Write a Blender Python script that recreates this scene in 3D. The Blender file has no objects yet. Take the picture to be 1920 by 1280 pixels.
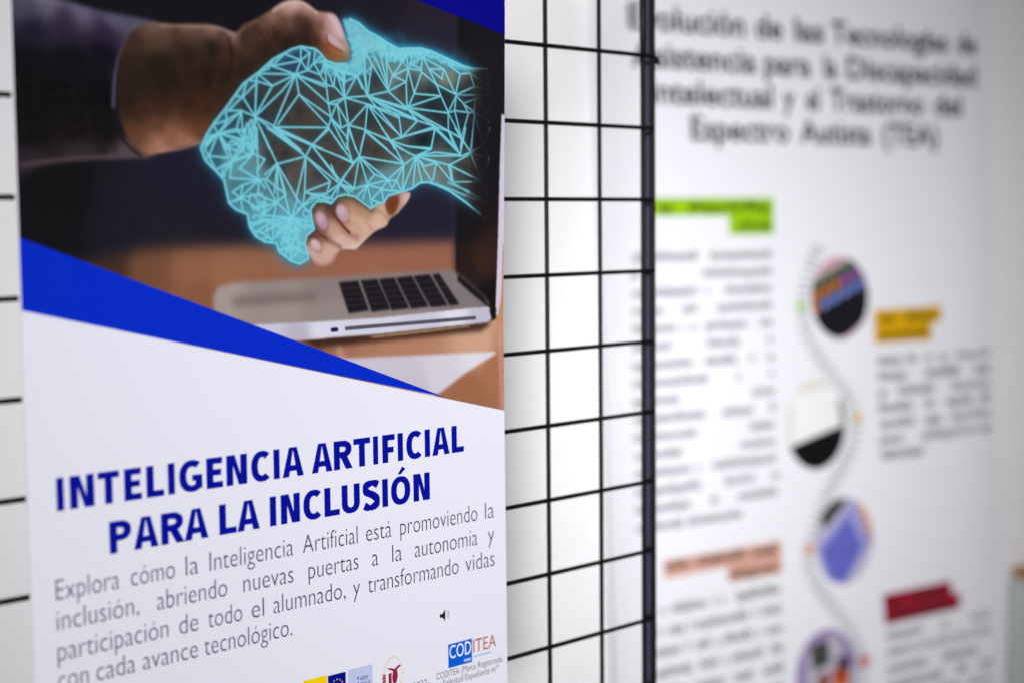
import bpy, bmesh, math, random
import numpy as np
from mathutils import Matrix, Vector

random.seed(4); rng = np.random.default_rng(7)
S = bpy.context.scene
COL = S.collection

# ---------------------------------------------------------------- camera
# grid frame: u along the grid wall, k downwards, n away from the camera (unit = 0.1 m)
R = np.array([[0.7277397894704062, 0.009590909191782855, -0.6857862769481015],
              [-0.06111886251554817, 0.996830955436623, -0.05091690218497872],
              [0.6831246502903175, 0.07896873269962071, 0.7260197321158338]])
T = np.array([0.45702371545979226, -1.8682208697885063, 20.013926596641586])
F = 2850.0
ZB = 1.5
def W(u, k, n): return (0.1*u, 0.1*n, ZB - 0.1*k)
def wdir(v): return Vector((v[0], v[2], -v[1]))
CP = -R.T @ T
cam = bpy.data.cameras.new('camera'); co = bpy.data.objects.new('camera', cam); COL.objects.link(co)
rt, dn, fw = wdir(R[0]).normalized(), wdir(R[1]), wdir(R[2]).normalized()
up = rt.cross(fw).normalized()
M = Matrix((( rt.x, up.x, -fw.x, 0), (rt.y, up.y, -fw.y, 0), (rt.z, up.z, -fw.z, 0), (0, 0, 0, 1)))
M.translation = Vector(W(*CP)); co.matrix_world = M
cam.sensor_width = 36.0; cam.lens = F/1920*36.0
cam.clip_start = 0.05; cam.clip_end = 100
cam.dof.use_dof = True; cam.dof.focus_distance = 1.83
cam.dof.aperture_fstop = cam.lens/1000/0.032
cam.dof.aperture_blades = 9
S.camera = co

# ---------------------------------------------------------------- world and lamps
wd = bpy.data.worlds.new('World'); S.world = wd; wd.use_nodes = True
wd.node_tree.nodes['Background'].inputs[0].default_value = (0.93, 0.95, 1.0, 1)
wd.node_tree.nodes['Background'].inputs[1].default_value = 0.17
S.view_settings.view_transform = 'Standard'; S.view_settings.look = 'None'
S.view_settings.exposure = 0.0; S.view_settings.gamma = 1.0
S.render.engine = 'CYCLES'
S.cycles.max_bounces = 6

def lamp(name, kind, loc, target, power, color=(1, 1, 1), **kw):
    l = bpy.data.lights.new(name, kind); l.energy = power; l.color = color
    for a, b in kw.items(): setattr(l, a, b)
    o = bpy.data.objects.new(name, l); COL.objects.link(o); o.location = loc
    o.rotation_euler = (Vector(target)-Vector(loc)).to_track_quat('-Z', 'Y').to_euler()
    return o
_d = np.array([(965-960)/F, (500-640)/F, 1.]) @ R; _d = Vector((_d[0], _d[2], -_d[1])).normalized()
LP = Vector(W(*CP)) - _d*9.5 + Vector((0, 0, 1.3))
lamp('key_spot', 'SPOT', LP, W(10.6, 3.6, 10), 15300, (0.985, 0.985, 1.0),
     spot_size=math.radians(12.5), spot_blend=1.0, shadow_soft_size=1.2)

# ---------------------------------------------------------------- helpers
def lin(c):
    c = np.asarray(c, float)/255.0
    return np.where(c <= 0.04045, c/12.92, ((c+0.055)/1.055)**2.4)
def tag(o, label=None, cat=None, group=None, kind=None):
    for a, b in (('label', label), ('category', cat), ('group', group), ('kind', kind)):
        if b: o[a] = b
    return o
MATS = {}
def mat(name, srgb, rough=0.5, spec=0.5, bump=0.0, bscale=300, metal=0.0, gain=0.93, var=0.0):
    if name in MATS: return MATS[name]
    m = bpy.data.materials.new(name); m.use_nodes = True; nt = m.node_tree
    b = nt.nodes['Principled BSDF']
    c = np.clip(lin(srgb)*gain, 0, 0.88)
    b.inputs['Base Color'].default_value = (*c, 1)
    b.inputs['Roughness'].default_value = rough; b.inputs['Metallic'].default_value = metal
    b.inputs['Specular IOR Level'].default_value = spec
    if bump or var:
        tc = nt.nodes.new('ShaderNodeTexCoord')
        nz = nt.nodes.new('ShaderNodeTexNoise'); nz.inputs['Scale'].default_value = bscale
        nz.inputs['Detail'].default_value = 4
        nt.links.new(tc.outputs['Object'], nz.inputs['Vector'])
        if bump:
            bp = nt.nodes.new('ShaderNodeBump'); bp.inputs['Strength'].default_value = bump
            bp.inputs['Distance'].default_value = 0.001
            nt.links.new(nz.outputs['Fac'], bp.inputs['Height']); nt.links.new(bp.outputs['Normal'], b.inputs['Normal'])
        if var:
            n2 = nt.nodes.new('ShaderNodeTexNoise'); n2.inputs['Scale'].default_value = 2.5
            nt.links.new(tc.outputs['Object'], n2.inputs['Vector'])
            mx = nt.nodes.new('ShaderNodeMix'); mx.data_type = 'RGBA'
            mx.inputs[6].default_value = (*c, 1); mx.inputs[7].default_value = (*(c*(1-var)), 1)
            nt.links.new(n2.outputs['Fac'], mx.inputs[0]); nt.links.new(mx.outputs[2], b.inputs['Base Color'])
    MATS[name] = m; return m
def mesh_obj(name, verts, faces, m, parent=None, smooth=False):
    me = bpy.data.meshes.new(name); me.from_pydata([tuple(map(float, v)) for v in verts], [], [tuple(f) for f in faces]); me.update()
    if m: me.materials.append(m)
    if smooth: me.polygons.foreach_set('use_smooth', [True]*len(me.polygons))
    o = bpy.data.objects.new(name, me); COL.objects.link(o)
    if parent: o.parent = parent
    return o
def empty(name, loc=(0, 0, 0)):
    o = bpy.data.objects.new(name, None); o.empty_display_size = 0.1; COL.objects.link(o); o.location = loc; return o
def rel(parent, vs):
    p = parent.location; return [(v[0]-p.x, v[1]-p.y, v[2]-p.z) for v in vs]
def rod_mesh(a, b, r, seg=10):
    a, b = Vector(a), Vector(b); d = (b-a); q = d.to_track_quat('Z', 'Y'); L = d.length
    vs, fs = [], []
    rings = [(0, r*.7), (r*.35, r), (L-r*.35, r), (L, r*.7)]
    for z, rr in rings:
        for i in range(seg):
            t = 2*math.pi*i/seg; vs.append(a+q@Vector((rr*math.cos(t), rr*math.sin(t), z)))
    for j in range(3):
        for i in range(seg):
            fs.append((j*seg+i, j*seg+(i+1) % seg, (j+1)*seg+(i+1) % seg, (j+1)*seg+i))
    fs.append(tuple(range(seg-1, -1, -1))); fs.append(tuple(range(3*seg, 4*seg)))
    return vs, fs
def box_mesh(x0, y0, z0, x1, y1, z1, bev=0.0):
    bm = bmesh.new(); bmesh.ops.create_cube(bm, size=1)
    for v in bm.verts:
        v.co = Vector(((x0+x1)/2+v.co.x*(x1-x0), (y0+y1)/2+v.co.y*(y1-y0), (z0+z1)/2+v.co.z*(z1-z0)))
    if bev: bmesh.ops.bevel(bm, geom=bm.edges[:], offset=bev, segments=2, affect='EDGES', profile=0.5)
    bm.verts.ensure_lookup_table()
    r = [v.co.copy() for v in bm.verts], [[v.index for v in f.verts] for f in bm.faces]; bm.free(); return r

def sstep(x, a, b):
    t = np.clip((x-a)/(b-a), 0, 1); return t*t*(3-2*t)

# ---------------------------------------------------------------- structure: wall and floor
Q = np.array([[9.83385580e-01, -9.98956403e-03, 1.81253990e-01],
              [7.19080137e-04, 9.98691227e-01, 5.11401537e-02],
              [-1.81527638e-01, -5.01601536e-02, 9.82105735e-01]])   # poster axes (a, down, away) in the grid frame
PS = 1.18      # one poster unit in grid units
QO = CP + (np.array([12.18105543, 2.41489383, 4.78525984])-CP)*PS
wall_m = mat('painted_wall', (250, 250, 252), 0.75, 0.2, 0.25, 120, var=0.01)
floor_m = mat('grey_floor', (150, 148, 145), 0.5, 0.4, 0.1, 60, var=0.1)
wd_ = Vector((0.9834, -0.1815, 0)).normalized(); wn = Vector((0.1815, 0.9834, 0)).normalized()
wo = Vector((0.74, 0.80, 0))   # set from the poster's top edge
_q = QO + Q[:, 1]*(-7.9*PS) + Q[:, 2]*0.22
wo = Vector((0.1*_q[0], 0.1*_q[2], 0))
def wall_box(a0, a1, z0, z1, t):
    vs = []
    for a in (a0, a1):
        for d in (0, t):
            for z in (z0, z1):
                p = wo+wd_*a+wn*d; vs.append((p.x, p.y, z))
    return vs, [(0, 1, 3, 2), (4, 6, 7, 5), (0, 4, 5, 1), (2, 3, 7, 6), (1, 5, 7, 3), (0, 2, 6, 4)]
v, f = wall_box(-4.5, 5.5, 0.0, 3.2, 0.12)
tag(mesh_obj('wall', v, f, wall_m), kind='structure')
v, f = box_mesh(-14, -12, -0.1, 7, 2.6, -0.002)
tag(mesh_obj('floor', v, f, floor_m), kind='structure')

# ---------------------------------------------------------------- wire grid display panel
wire_m = mat('black_lacquered_wire', (12, 12, 14), 0.5, 0.18, 0.05, 900)
post_m = mat('smoky_tube', (62, 55, 74), 0.6, 0.2)
US = [1.956, 1.062] + [.040-i for i in range(0, 11)]
grid = empty('wire_grid_panel', W(-4, 14.3, 0))
tag(grid, 'tall black wire grid display panel standing behind the blue and white banner', 'display panel')
K0, K1 = -6.0, 14.0
hw = None
for k in range(-6, 15):
    v, f = rod_mesh(W(-10.2, k, 0), W(2.135, k, 0), 0.0030)
    mesh_obj('horizontal_wire', rel(grid, v), f, wire_m, grid, True)
for u in US[1:]:
    v, f = rod_mesh(W(u, K0-.1, .046), W(u, K1+.1, .046), 0.0030)
    mesh_obj('vertical_wire', rel(grid, v), f, wire_m, grid, True)
for u in (1.955, 2.170, -10.2):
    v, f = rod_mesh(W(u, K0-.2, .055), W(u, K1+.3, .055), 0.0034, 12)
    mesh_obj('frame_bar', rel(grid, v), f, wire_m, grid, True)
v, f = rod_mesh(W(1.935, -2.9, .03), W(1.935, -2.02, .03), 0.0046, 12)
mesh_obj('clip', rel(grid, v), f, wire_m, grid, True)
v, f = rod_mesh(W(2.15, -1.98, -.02), W(2.23, -1.92, .02), 0.0034, 10)
mesh_obj('hook', rel(grid, v), f, wire_m, grid, True)
post = empty('support_post', W(2.39, 14.3, .45))
tag(post, 'thin dusky upright tube behind the double edge bar of the wire grid', 'post')
v, f = rod_mesh(W(2.39, K0-.2, .32), W(2.39, K1+.3, .32), 0.0085, 16)
mesh_obj('tube', rel(post, v), f, post_m, post, True)
v, f = rod_mesh(W(2.39, K1+.3, .32), W(2.39, K1+.95, .32), 0.016, 16)
mesh_obj('foot', rel(post, v), f, wire_m, post, True)

# ---------------------------------------------------------------- banner surface
UL, UR = -7.378, -0.893
def bsurf(u, k, layer=0):
    """point of the banner front face; it bows a little towards the room near its upper right edge"""
    curl = 0.085*sstep(u, -3.0, UR)*(1-sstep(k, -2.6, 2.4)) + 0.012*np.sin(u*1.1+.4)*np.cos(k*.5)
    n = -0.10 - curl - 0.0012*layer
    return np.stack([0.1*u, 0.1*n, ZB-0.1*k], -1)
def uk(x, y):
    """photograph pixel -> (u, k) on the banner"""
    x = np.asarray(x, float); y = np.asarray(y, float); n = -0.10*np.ones_like(x)
    for _ in range(3):
        d = np.stack([(x-960)/F, (y-640)/F, np.ones_like(x)], -1) @ R
        t = (n-CP[2])/d[..., 2]; q = CP+t[..., None]*d
        n = bsurf(q[..., 0], q[..., 1])[..., 1]*10
    return q[..., 0], q[..., 1]

banner = empty('printed_banner', W(-4.1, 8.2, -.1))
tag(banner, 'white fabric banner with a handshake picture and blue Spanish heading on artificial intelligence', 'banner')
def sheet(name, u0, u1, k0, k1, nu, nk, layer, m, thick=0.0, parent=banner):
    uu, kk = np.meshgrid(np.linspace(u0, u1, nu), np.linspace(k0, k1, nk))
    P = bsurf(uu.ravel(), kk.ravel(), layer)
    fs = [(j*nu+i, (j+1)*nu+i, (j+1)*nu+i+1, j*nu+i+1) for j in range(nk-1) for i in range(nu-1)]
    if thick:
        N = len(P); P2 = P.copy(); P2[:, 1] += thick; P = np.vstack([P, P2])
        fs += [tuple(N+a for a in reversed(q)) for q in fs]
        ring = [i for i in range(nu)] + [j*nu+nu-1 for j in range(1, nk)] + [(nk-1)*nu+i for i in range(nu-2, -1, -1)] + [j*nu for j in range(nk-2, 0, -1)]
        nr = len(ring); B0 = len(P); P = np.vstack([P, P[ring], P[[N+i for i in ring]]])
        fs += [(B0+i, B0+(i+1) % nr, B0+nr+(i+1) % nr, B0+nr+i) for i in range(nr)]
    return mesh_obj(name, rel(parent, P), fs, m, parent, True)
ban_m = mat('banner_fabric', (226, 226, 236), 0.55, 0.25, 0.10, 1500)
sheet('fabric_sheet', UL, UR, -4.6, 8.0, 40, 70, 0, ban_m, 0.0008)
hem_m = mat('banner_hem', (214, 210, 214), 0.6, 0.2)
sheet('hem', UL-0.022, UL, -4.6, 8.0, 2, 70, -.3, hem_m, 0.0008)
stick_m = mat('banner_rail', (190, 190, 195), 0.35, 0.5, metal=0.8)
for k in (-4.7, 8.1):
    v, f = rod_mesh(W(UL-.1, k, -.12), W(UR+.1, k, -.12), 0.009, 16)
    mesh_obj('rail', rel(banner, v), f, stick_m, banner, True)

# ---------------------------------------------------------------- the printed photograph on the banner
PPU = 104
NU = int((UR-UL)*PPU); NK = int((2.73+3.6)*PPU)
KT = -3.6
def PX(pts):                                   # photo px list -> raster coordinates
    a = np.array(pts, float); u, k = uk(a[:, 0], a[:, 1])
    return np.stack([(u-UL)*PPU, (k-KT)*PPU], -1)
def PXU(a):
    return np.stack([(a[:, 0]-UL)*PPU, (a[:, 1]-KT)*PPU], -1)
img = np.zeros((NK, NU, 3)); img[:] = (20, 19, 28)
gy, gx = np.mgrid[0:NK, 0:NU].astype(float)
def blur(a, s):
    if s <= 0: return a
    r = int(3*s+1); x = np.arange(-r, r+1); g = np.exp(-x*x/(2*s*s)); g /= g.sum()
    for ax in (0, 1):
        p = np.pad(a, [(r, r) if i == ax else (0, 0) for i in range(a.ndim)], mode='edge'); o = np.zeros_like(a)
        for i, w in enumerate(g):
            o += w*(p[i:i+a.shape[0]] if ax == 0 else p[:, i:i+a.shape[1]])
        a = o
    return a
def smooth_loop(p, n=6, closed=True):
    p = np.array(p, float); N = len(p); out = []
    for i in range(N if closed else N-1):
        if closed: a, b, c, d = p[i-1], p[i], p[(i+1) % N], p[(i+2) % N]
        else: a, b, c, d = p[max(i-1, 0)], p[i], p[i+1], p[min(i+2, N-1)]
        for t in np.arange(n)/n:
            out.append(.5*((2*b)+(c-a)*t+(2*a-5*b+4*c-d)*t*t+(3*b-a-3*c+d)*t**3))
    if not closed: out.append(p[-1])
    return np.array(out)
def pmask(pts, feather=0.8, curve=False, raw=False):
    P = pts if raw else PX(pts)
    if curve: P = smooth_loop(P)
    m = np.zeros((NK, NU)); s = feather; pad = 3*s+3
    x0, x1 = int(max(0, P[:, 0].min()-pad)), int(min(NU, P[:, 0].max()+pad+1))
    y0, y1 = int(max(0, P[:, 1].min()-pad)), int(min(NK, P[:, 1].max()+pad+1))
    if x1 <= x0 or y1 <= y0: return m
    acc = np.zeros((y1-y0, x1-x0))
    for oy in (-.25, .25):
        for ox in (-.25, .25):
            X = gx[y0:y1, x0:x1]+ox; Y = gy[y0:y1, x0:x1]+oy; ins = np.zeros(X.shape, bool)
            for (ax, ay), (bx, by) in zip(P, np.roll(P, -1, 0)):
                if ay == by: continue
                ins ^= ((Y >= ay) != (Y >= by)) & (X < (bx-ax)*(Y-ay)/(by-ay)+ax)
            acc += ins*.25
    m[y0:y1, x0:x1] = blur(acc, s) if s > 0.3 else acc
    return m
def put(mask, color):
    global img
    c = color if isinstance(color, np.ndarray) and color.ndim == 3 else np.array(color, float)
    img = img*(1-mask[..., None])+c*mask[..., None]
def field(samples, power=4.0):
    power = max(power, 4.0)
    """smooth colour field through (x, y, (r, g, b)) samples given in photo pixels"""
    P = PX([(a, b) for a, b, c in samples]); C = np.array([c for a, b, c in samples], float)
    step = 4; sx, sy = gx[::step, ::step], gy[::step, ::step]
    num = np.zeros(sx.shape+(3,)); den = np.zeros(sx.shape)
    for (x, y), c in zip(P, C):
        w = 1/(((sx-x)**2+(sy-y)**2+90)**(power/2)*1e-6); num += w[..., None]*c; den += w
    f = num/den[..., None]
    iy = np.clip(gy/step, 0, f.shape[0]-1.001); ix = np.clip(gx/step, 0, f.shape[1]-1.001)
    y0 = iy.astype(int); x0 = ix.astype(int); fy = (iy-y0)[..., None]; fx = (ix-x0)[..., None]
    return (f[y0, x0]*(1-fy)*(1-fx)+f[y0, x0+1]*(1-fy)*fx+f[y0+1, x0]*fy*(1-fx)+f[y0+1, x0+1]*fy*fx)
def noise(s, amp):
    a = blur(rng.standard_normal((NK//2+1, NU//2+1)), s/2); a /= a.std()
    return np.repeat(np.repeat(a, 2, 0), 2, 1)[:NK, :NU]*amp

def stroke(P, w, col, fe=.8, alpha=1.0, curve=True):
    if curve: P = smooth_loop(P, 5, False)
    d = np.full((NK, NU), 1e9)
    for a, b in zip(P[:-1], P[1:]):
        x0, x1 = int(max(0, min(a[0], b[0])-w-6)), int(min(NU, max(a[0], b[0])+w+7)); y0, y1 = int(max(0, min(a[1], b[1])-w-6)), int(min(NK, max(a[1], b[1])+w+7))
        if x1 <= x0 or y1 <= y0: continue
        v = b-a; L = max((v**2).sum(), 1e-6); X = gx[y0:y1, x0:x1]; Y = gy[y0:y1, x0:x1]
        t = np.clip(((X-a[0])*v[0]+(Y-a[1])*v[1])/L, 0, 1)
        d[y0:y1, x0:x1] = np.minimum(d[y0:y1, x0:x1], np.hypot(X-a[0]-t*v[0], Y-a[1]-t*v[1]))
    put((1-sstep(d, w-fe, w+fe))*alpha, col)
# backdrop, desk
put(np.ones((NK, NU)), field([(30, -150, (12, 12, 18)), (400, -150, (14, 14, 20)), (700, 10, (28, 24, 34)), (800, 60, (36, 30, 44)), (840, 200, (34, 28, 42)), (400, 20, (16, 16, 24)),
    (100, 350, (14, 14, 17)), (60, 430, (16, 16, 19)), (250, 400, (26, 26, 38)), (330, 330, (28, 26, 42)), (800, 420, (32, 29, 46)), (300, 430, (30, 28, 38)), (700, -80, (22, 20, 28))]))
put(pmask([(120, 498), (270, 468), (400, 462), (620, 458), (860, 452), (960, 450), (960, 860), (120, 860)], 7),
    field([(200, 500, (70, 45, 35)), (280, 500, (120, 78, 56)), (360, 500, (148, 98, 72)), (420, 520, (156, 102, 76)), (600, 490, (155, 100, 78)), (800, 490, (152, 98, 76)), (380, 560, (140, 90, 64)),
           (700, 650, (172, 118, 90)), (900, 640, (206, 158, 128)), (930, 690, (170, 112, 80)), (880, 740, (158, 104, 74)), (640, 655, (140, 92, 72))]))
# laptop lid (dark) with faint warm reflection
put(pmask([(853, -60), (960, -60), (948, 200), (936, 440), (928, 598), (918, 602), (852, 525)], 1.6),
    field([(870, 0, (18, 17, 21)), (870, 300, (20, 18, 22)), (910, 300, (22, 19, 24)), (870, 420, (20, 17, 20)), (900, 490, (54, 34, 26)), (875, 500, (36, 24, 22)), (915, 560, (20, 16, 18)), (870, 530, (40, 30, 28)), (925, 150, (26, 22, 28))]))
put(pmask([(846, -60), (856, -60), (856, 400), (852, 520), (846, 505)], 3)*.45, (46, 40, 52))
# laptop base
base = pmask([(402, 600), (398, 560), (408, 538), (440, 530), (560, 524), (650, 519), (845, 506), (856, 514), (905, 556), (917, 571), (916, 577), (720, 598), (560, 612), (480, 612)], 2.6)
put(base, field([(420, 560, (168, 154, 148)), (500, 540, (150, 138, 134)), (520, 590, (160, 146, 140)), (620, 600, (150, 138, 134)), (620, 530, (140, 128, 124)), (840, 520, (128, 118, 118)), (890, 560, (128, 118, 120)), (760, 585, (146, 134, 132))]))
put(pmask([(434, 557), (500, 552), (592, 547), (596, 563), (500, 571), (436, 576)], 4)*.8, (118, 106, 102))
put(pmask([(632, 527), (700, 520), (822, 513), (862, 570), (760, 583), (652, 588)], 2.5)*.55, (110, 100, 100))
for q, fe in (([(634, 530), (670, 527), (690, 582), (653, 588)], 1.3), ([(675, 526), (706, 524), (731, 580), (696, 585)], 1.3), ([(709, 524), (738, 521), (766, 578), (733, 582)], 1.3),
          ([(741, 521), (771, 518), (802, 575), (770, 579)], 1.3), ([(774, 518), (804, 515), (838, 573), (806, 576)], 1.3), ([(809, 515), (822, 514), (860, 571), (842, 573)], 1.3)):
    put(pmask(q, fe), (30, 24, 30))
put(pmask([(858, 516), (905, 556), (925, 590), (926, 600), (913, 575), (880, 548), (856, 526)], 1.5), (24, 18, 22))
for _j in (.22, .42, .61, .80):
    stroke(PX([(634+_j*20, 530+_j*54), (822+_j*39, 514+_j*57)]), .55, (70, 62, 66), .8, .55, False)
# underside shadow, body side, slot and port
put(pmask([(560, 636), (720, 622), (912, 603), (920, 606), (900, 624), (720, 642), (600, 656)], 3.0)*.9, (48, 26, 20))
put(pmask([(470, 609), (600, 603), (720, 595), (912, 575), (919, 578), (920, 598), (912, 604), (880, 608), (720, 625), (560, 638), (500, 640)], 0.9),
    field([(500, 615, (206, 206, 224)), (600, 615, (222, 222, 238)), (700, 620, (214, 214, 230)), (800, 610, (206, 204, 220)), (900, 600, (196, 190, 206)), (850, 582, (226, 224, 236)), (560, 632, (190, 184, 200))]))
put(pmask([(690, 630), (800, 618), (880, 610), (878, 613), (800, 623), (700, 634)], 0.8)*.7, (190, 160, 120))
def capsule(x0, y0, x1, y1, h, col, fe=.7):
    P0, P1 = PX([(x0, y0), (x1, y1)]); d = P1-P0; L = np.hypot(*d)
    t = np.clip(((gx-P0[0])*d[0]+(gy-P0[1])*d[1])/L**2, 0, 1)
    dist = np.hypot(gx-P0[0]-t*d[0], gy-P0[1]-t*d[1]); put(1-sstep(dist, h-fe, h+fe), col)
capsule(648, 616, 889, 596, 2.3, (84, 82, 94)); capsule(622, 618.5, 630, 618, 2.6, (34, 22, 86))
# lid's bright edge, desk beyond, paper and reflections
put(pmask([(940, 425), (960, 425), (960, 640), (930, 640), (930, 596), (937, 570), (941, 460)], 0.7), field([(944, 200, (190, 160, 150)), (944, 420, (188, 132, 98)), (944, 600, (196, 140, 104))]))
put(pmask([(939, 215), (960, 215), (960, 430), (941.5, 460), (938, 560), (932, 592), (927.5, 592), (930, 520), (932.5, 440), (936, 300)], 0.7), (214, 203, 224))
put(pmask([(918, 560), (929, 580), (928, 597), (921, 597), (917, 585)], 1.2), (20, 14, 16))
put(pmask([(590, 652), (720, 640), (930, 618), (945, 614), (945, 640), (925, 655), (800, 664), (640, 676)], 4)*.75, field([(650, 660, (176, 124, 98)), (780, 645, (186, 134, 106)), (900, 632, (212, 166, 138)), (940, 630, (190, 140, 110))]))
put(pmask([(640, 672), (730, 668), (927, 659), (930, 662), (870, 700), (824, 736), (810, 742), (600, 690)], 1.8), field([(680, 680, (206, 200, 214)), (900, 664, (226, 222, 232)), (820, 700, (216, 210, 220)), (780, 725, (204, 196, 208))]))
put(pmask([(933, 606), (940, 606), (944, 780), (938, 780), (934, 690)], 2.0)*.7, (206, 158, 136))
put(pmask([(628, 650), (640, 650), (650, 690), (640, 690)], 3)*.4, (226, 196, 186))

# sleeve
slv = pmask([(-5, -30), (100, -6), (150, 10), (185, 20), (240, 30), (268, 36), (292, 43), (262, 60), (236, 78), (220, 105), (213, 150), (216, 205), (228, 240), (250, 270), (282, 296), (240, 296), (150, 302), (80, 312), (-5, 318)], 2.2, True)
put(slv, field([(40, 10, (84, 79, 96)), (90, 8, (112, 106, 124)), (150, 22, (112, 104, 126)), (210, 36, (104, 97, 120)), (250, 42, (96, 90, 112)), (120, 40, (58, 50, 72)), (60, 60, (30, 24, 40)), (120, 60, (40, 32, 54)), (200, 62, (44, 34, 58)), (60, 120, (8, 7, 10)), (130, 110, (8, 7, 12)), (190, 100, (16, 10, 22)), (100, 180, (6, 5, 7)), (180, 180, (8, 6, 9)),
     (60, 250, (12, 9, 10)), (140, 240, (18, 13, 15)), (200, 240, (14, 11, 13)), (60, 300, (44, 36, 42)), (150, 292, (54, 44, 50)), (240, 292, (84, 68, 74)), (40, 200, (8, 8, 9))])+noise(3, .9)[..., None]+(noise(1.2, 1.0)[..., None]))
cuff = PX([(292, 44), (264, 50), (240, 70), (224, 100), (215, 140), (212, 180), (212, 200)])
fib = noise(1.0, 1.0)
for _x in range(20, 290, 9): stroke(PX([(_x, 2+_x*.12), (_x+3, 60), (_x+2, 140)]), 1.4, (24, 19, 34), 1.4, .22)
for _y in (150, 178, 207, 236): stroke(PX([(20, _y+4), (110, _y), (212, _y-4)]), 1.6, (30, 24, 32), 2.0, .28)
for _x in range(34, 215, 24): stroke(PX([(_x, 120), (_x+8, 210), (_x+16, 296)]), 1.6, (34, 27, 33), 2.0, .26)
stroke(PX([(40, 310), (130, 298), (220, 294), (276, 291)]), 2.4, (92, 74, 80), 2.2, .7)
stroke(cuff, 1.6, (112, 102, 130), 1.7, .75)
stroke(PX([(213, 215), (220, 245), (238, 272), (262, 292)]), 1.6, (26, 20, 22), 1.4, .8)

# forearm, hand back and thumb
skin_dummy = 0
skin = pmask([(288, 43), (330, 46), (365, 44), (405, 48), (441, 61), (455, 46), (480, 34), (505, 20), (530, 5), (553, 0), (572, 6), (590, 20), (610, 23), (626, 27), (638, 44), (648, 70), (656, 92), (658, 103), (655, 113), (644, 119.5), (627, 119.5), (608, 112),
    (598, 100), (620, 160), (560, 300), (470, 300), (400, 300), (378, 270), (300, 287), (276, 291), (246, 268), (226, 228), (218, 165), (222, 108), (240, 66), (262, 48)], 1.3, True)
put(skin, field([(290, 50, (118, 92, 80)), (350, 54, (120, 92, 80)), (400, 54, (132, 104, 92)), (435, 62, (170, 140, 132)), (420, 68, (74, 48, 38)), (350, 72, (70, 48, 36)), (290, 72, (84, 60, 46)), (250, 85, (62, 44, 36)), (350, 100, (36, 26, 20)), (300, 120, (36, 26, 20)), (260, 150, (38, 27, 20)), (240, 190, (38, 27, 20)), (330, 150, (34, 24, 18)), (300, 150, (34, 24, 18)), (380, 150, (32, 22, 16)), (250, 120, (44, 31, 24)),
    (400, 90, (34, 24, 19)), (300, 180, (42, 28, 20)), (350, 195, (50, 30, 20)), (300, 205, (58, 36, 24)), (350, 218, (76, 44, 28)), (260, 215, (60, 37, 25)), (290, 235, (96, 60, 40)), (350, 240, (112, 68, 46)), (262, 250, (100, 62, 43)), (320, 255, (140, 92, 70)), (300, 278, (176, 124, 104)), (350, 270, (172, 120, 98)), (290, 268, (158, 108, 86)), (340, 262, (160, 108, 86)), (372, 240, (96, 52, 32)), (385, 200, (62, 36, 22)), (410, 140, (38, 25, 18)), (430, 100, (62, 38, 26)), (420, 170, (50, 30, 20)),
    (455, 70, (56, 38, 28)), (480, 55, (66, 42, 32)), (490, 42, (108, 76, 62)), (510, 28, (142, 106, 92)), (535, 12, (196, 158, 146)), (552, 8, (220, 184, 172)), (575, 14, (186, 148, 134)), (598, 28, (176, 134, 122)), (530, 40, (98, 64, 50)), (560, 36, (70, 42, 32)), (520, 70, (52, 32, 24)), (575, 50, (48, 26, 20)), (600, 48, (92, 54, 42)), (612, 40, (196, 156, 150)), (625, 42, (222, 188, 186)),
    (632, 60, (224, 190, 196)), (612, 60, (188, 140, 126)), (590, 80, (56, 28, 20)), (608, 92, (118, 60, 34)), (620, 104, (140, 76, 36)), (640, 110, (138, 92, 44)), (652, 104, (150, 120, 72)), (648, 88, (196, 160, 150)), (628, 92, (176, 98, 60)), (570, 78, (38, 20, 14)), (540, 84, (34, 20, 15)), (500, 100, (46, 28, 20)), (460, 130, (44, 27, 20)), (440, 200, (60, 34, 24))], 3.2)+noise(2, 1.0)[..., None])
stroke(PX([(512, 20), (532, 7), (553, 3), (574, 10), (592, 24)]), 2.2, (226, 192, 180), 2.4, .6)
stroke(PX([(300, 48), (350, 50), (405, 53), (436, 64)]), 2.0, (166, 136, 122), 2.0, .55)
stroke(PX([(436, 66), (446, 60), (462, 49), (480, 39)]), 1.6, (132, 98, 82), 2.0, .5)
stroke(PX([(428, 74), (434, 110), (424, 150)]), 2.2, (26, 17, 12), 3.0, .5)
stroke(PX([(300, 284), (340, 279), (374, 268)]), 1.6, (196, 146, 124), 2.0, .55)
stroke(PX([(616, 30), (630, 46), (640, 70)]), 2.2, (232, 202, 204), 2.4, .5)
for _i in range(90):
    _x, _y = rng.uniform(250, 480), rng.uniform(70, 270); stroke(PX([(_x, _y), (_x+rng.uniform(4, 12), _y+rng.uniform(-3, 8))]), .5, (24, 16, 12), .8, .22, False)
put(pmask([(613, 64), (622, 67), (634, 78), (646, 92), (647, 96), (634, 90), (622, 84), (614, 76)], 1.4, True)*.85, (206, 176, 192))
stroke(PX([(612, 66), (613, 78), (622, 88), (640, 97)]), 1.1, (120, 60, 48), 1.0, .6)
for a in ([(500, 60), (505, 75), (503, 92)], [(486, 60), (494, 72), (497, 86)], [(512, 50), (514, 66), (520, 80)]): stroke(PX(a), 1.2, (40, 24, 18), 1.3, .45)
for a in ([(330, 60), (340, 150)], [(370, 120), (372, 220)], [(410, 110), (398, 190)]): stroke(PX(a), 5, (64, 38, 24), 5, .35)

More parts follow.
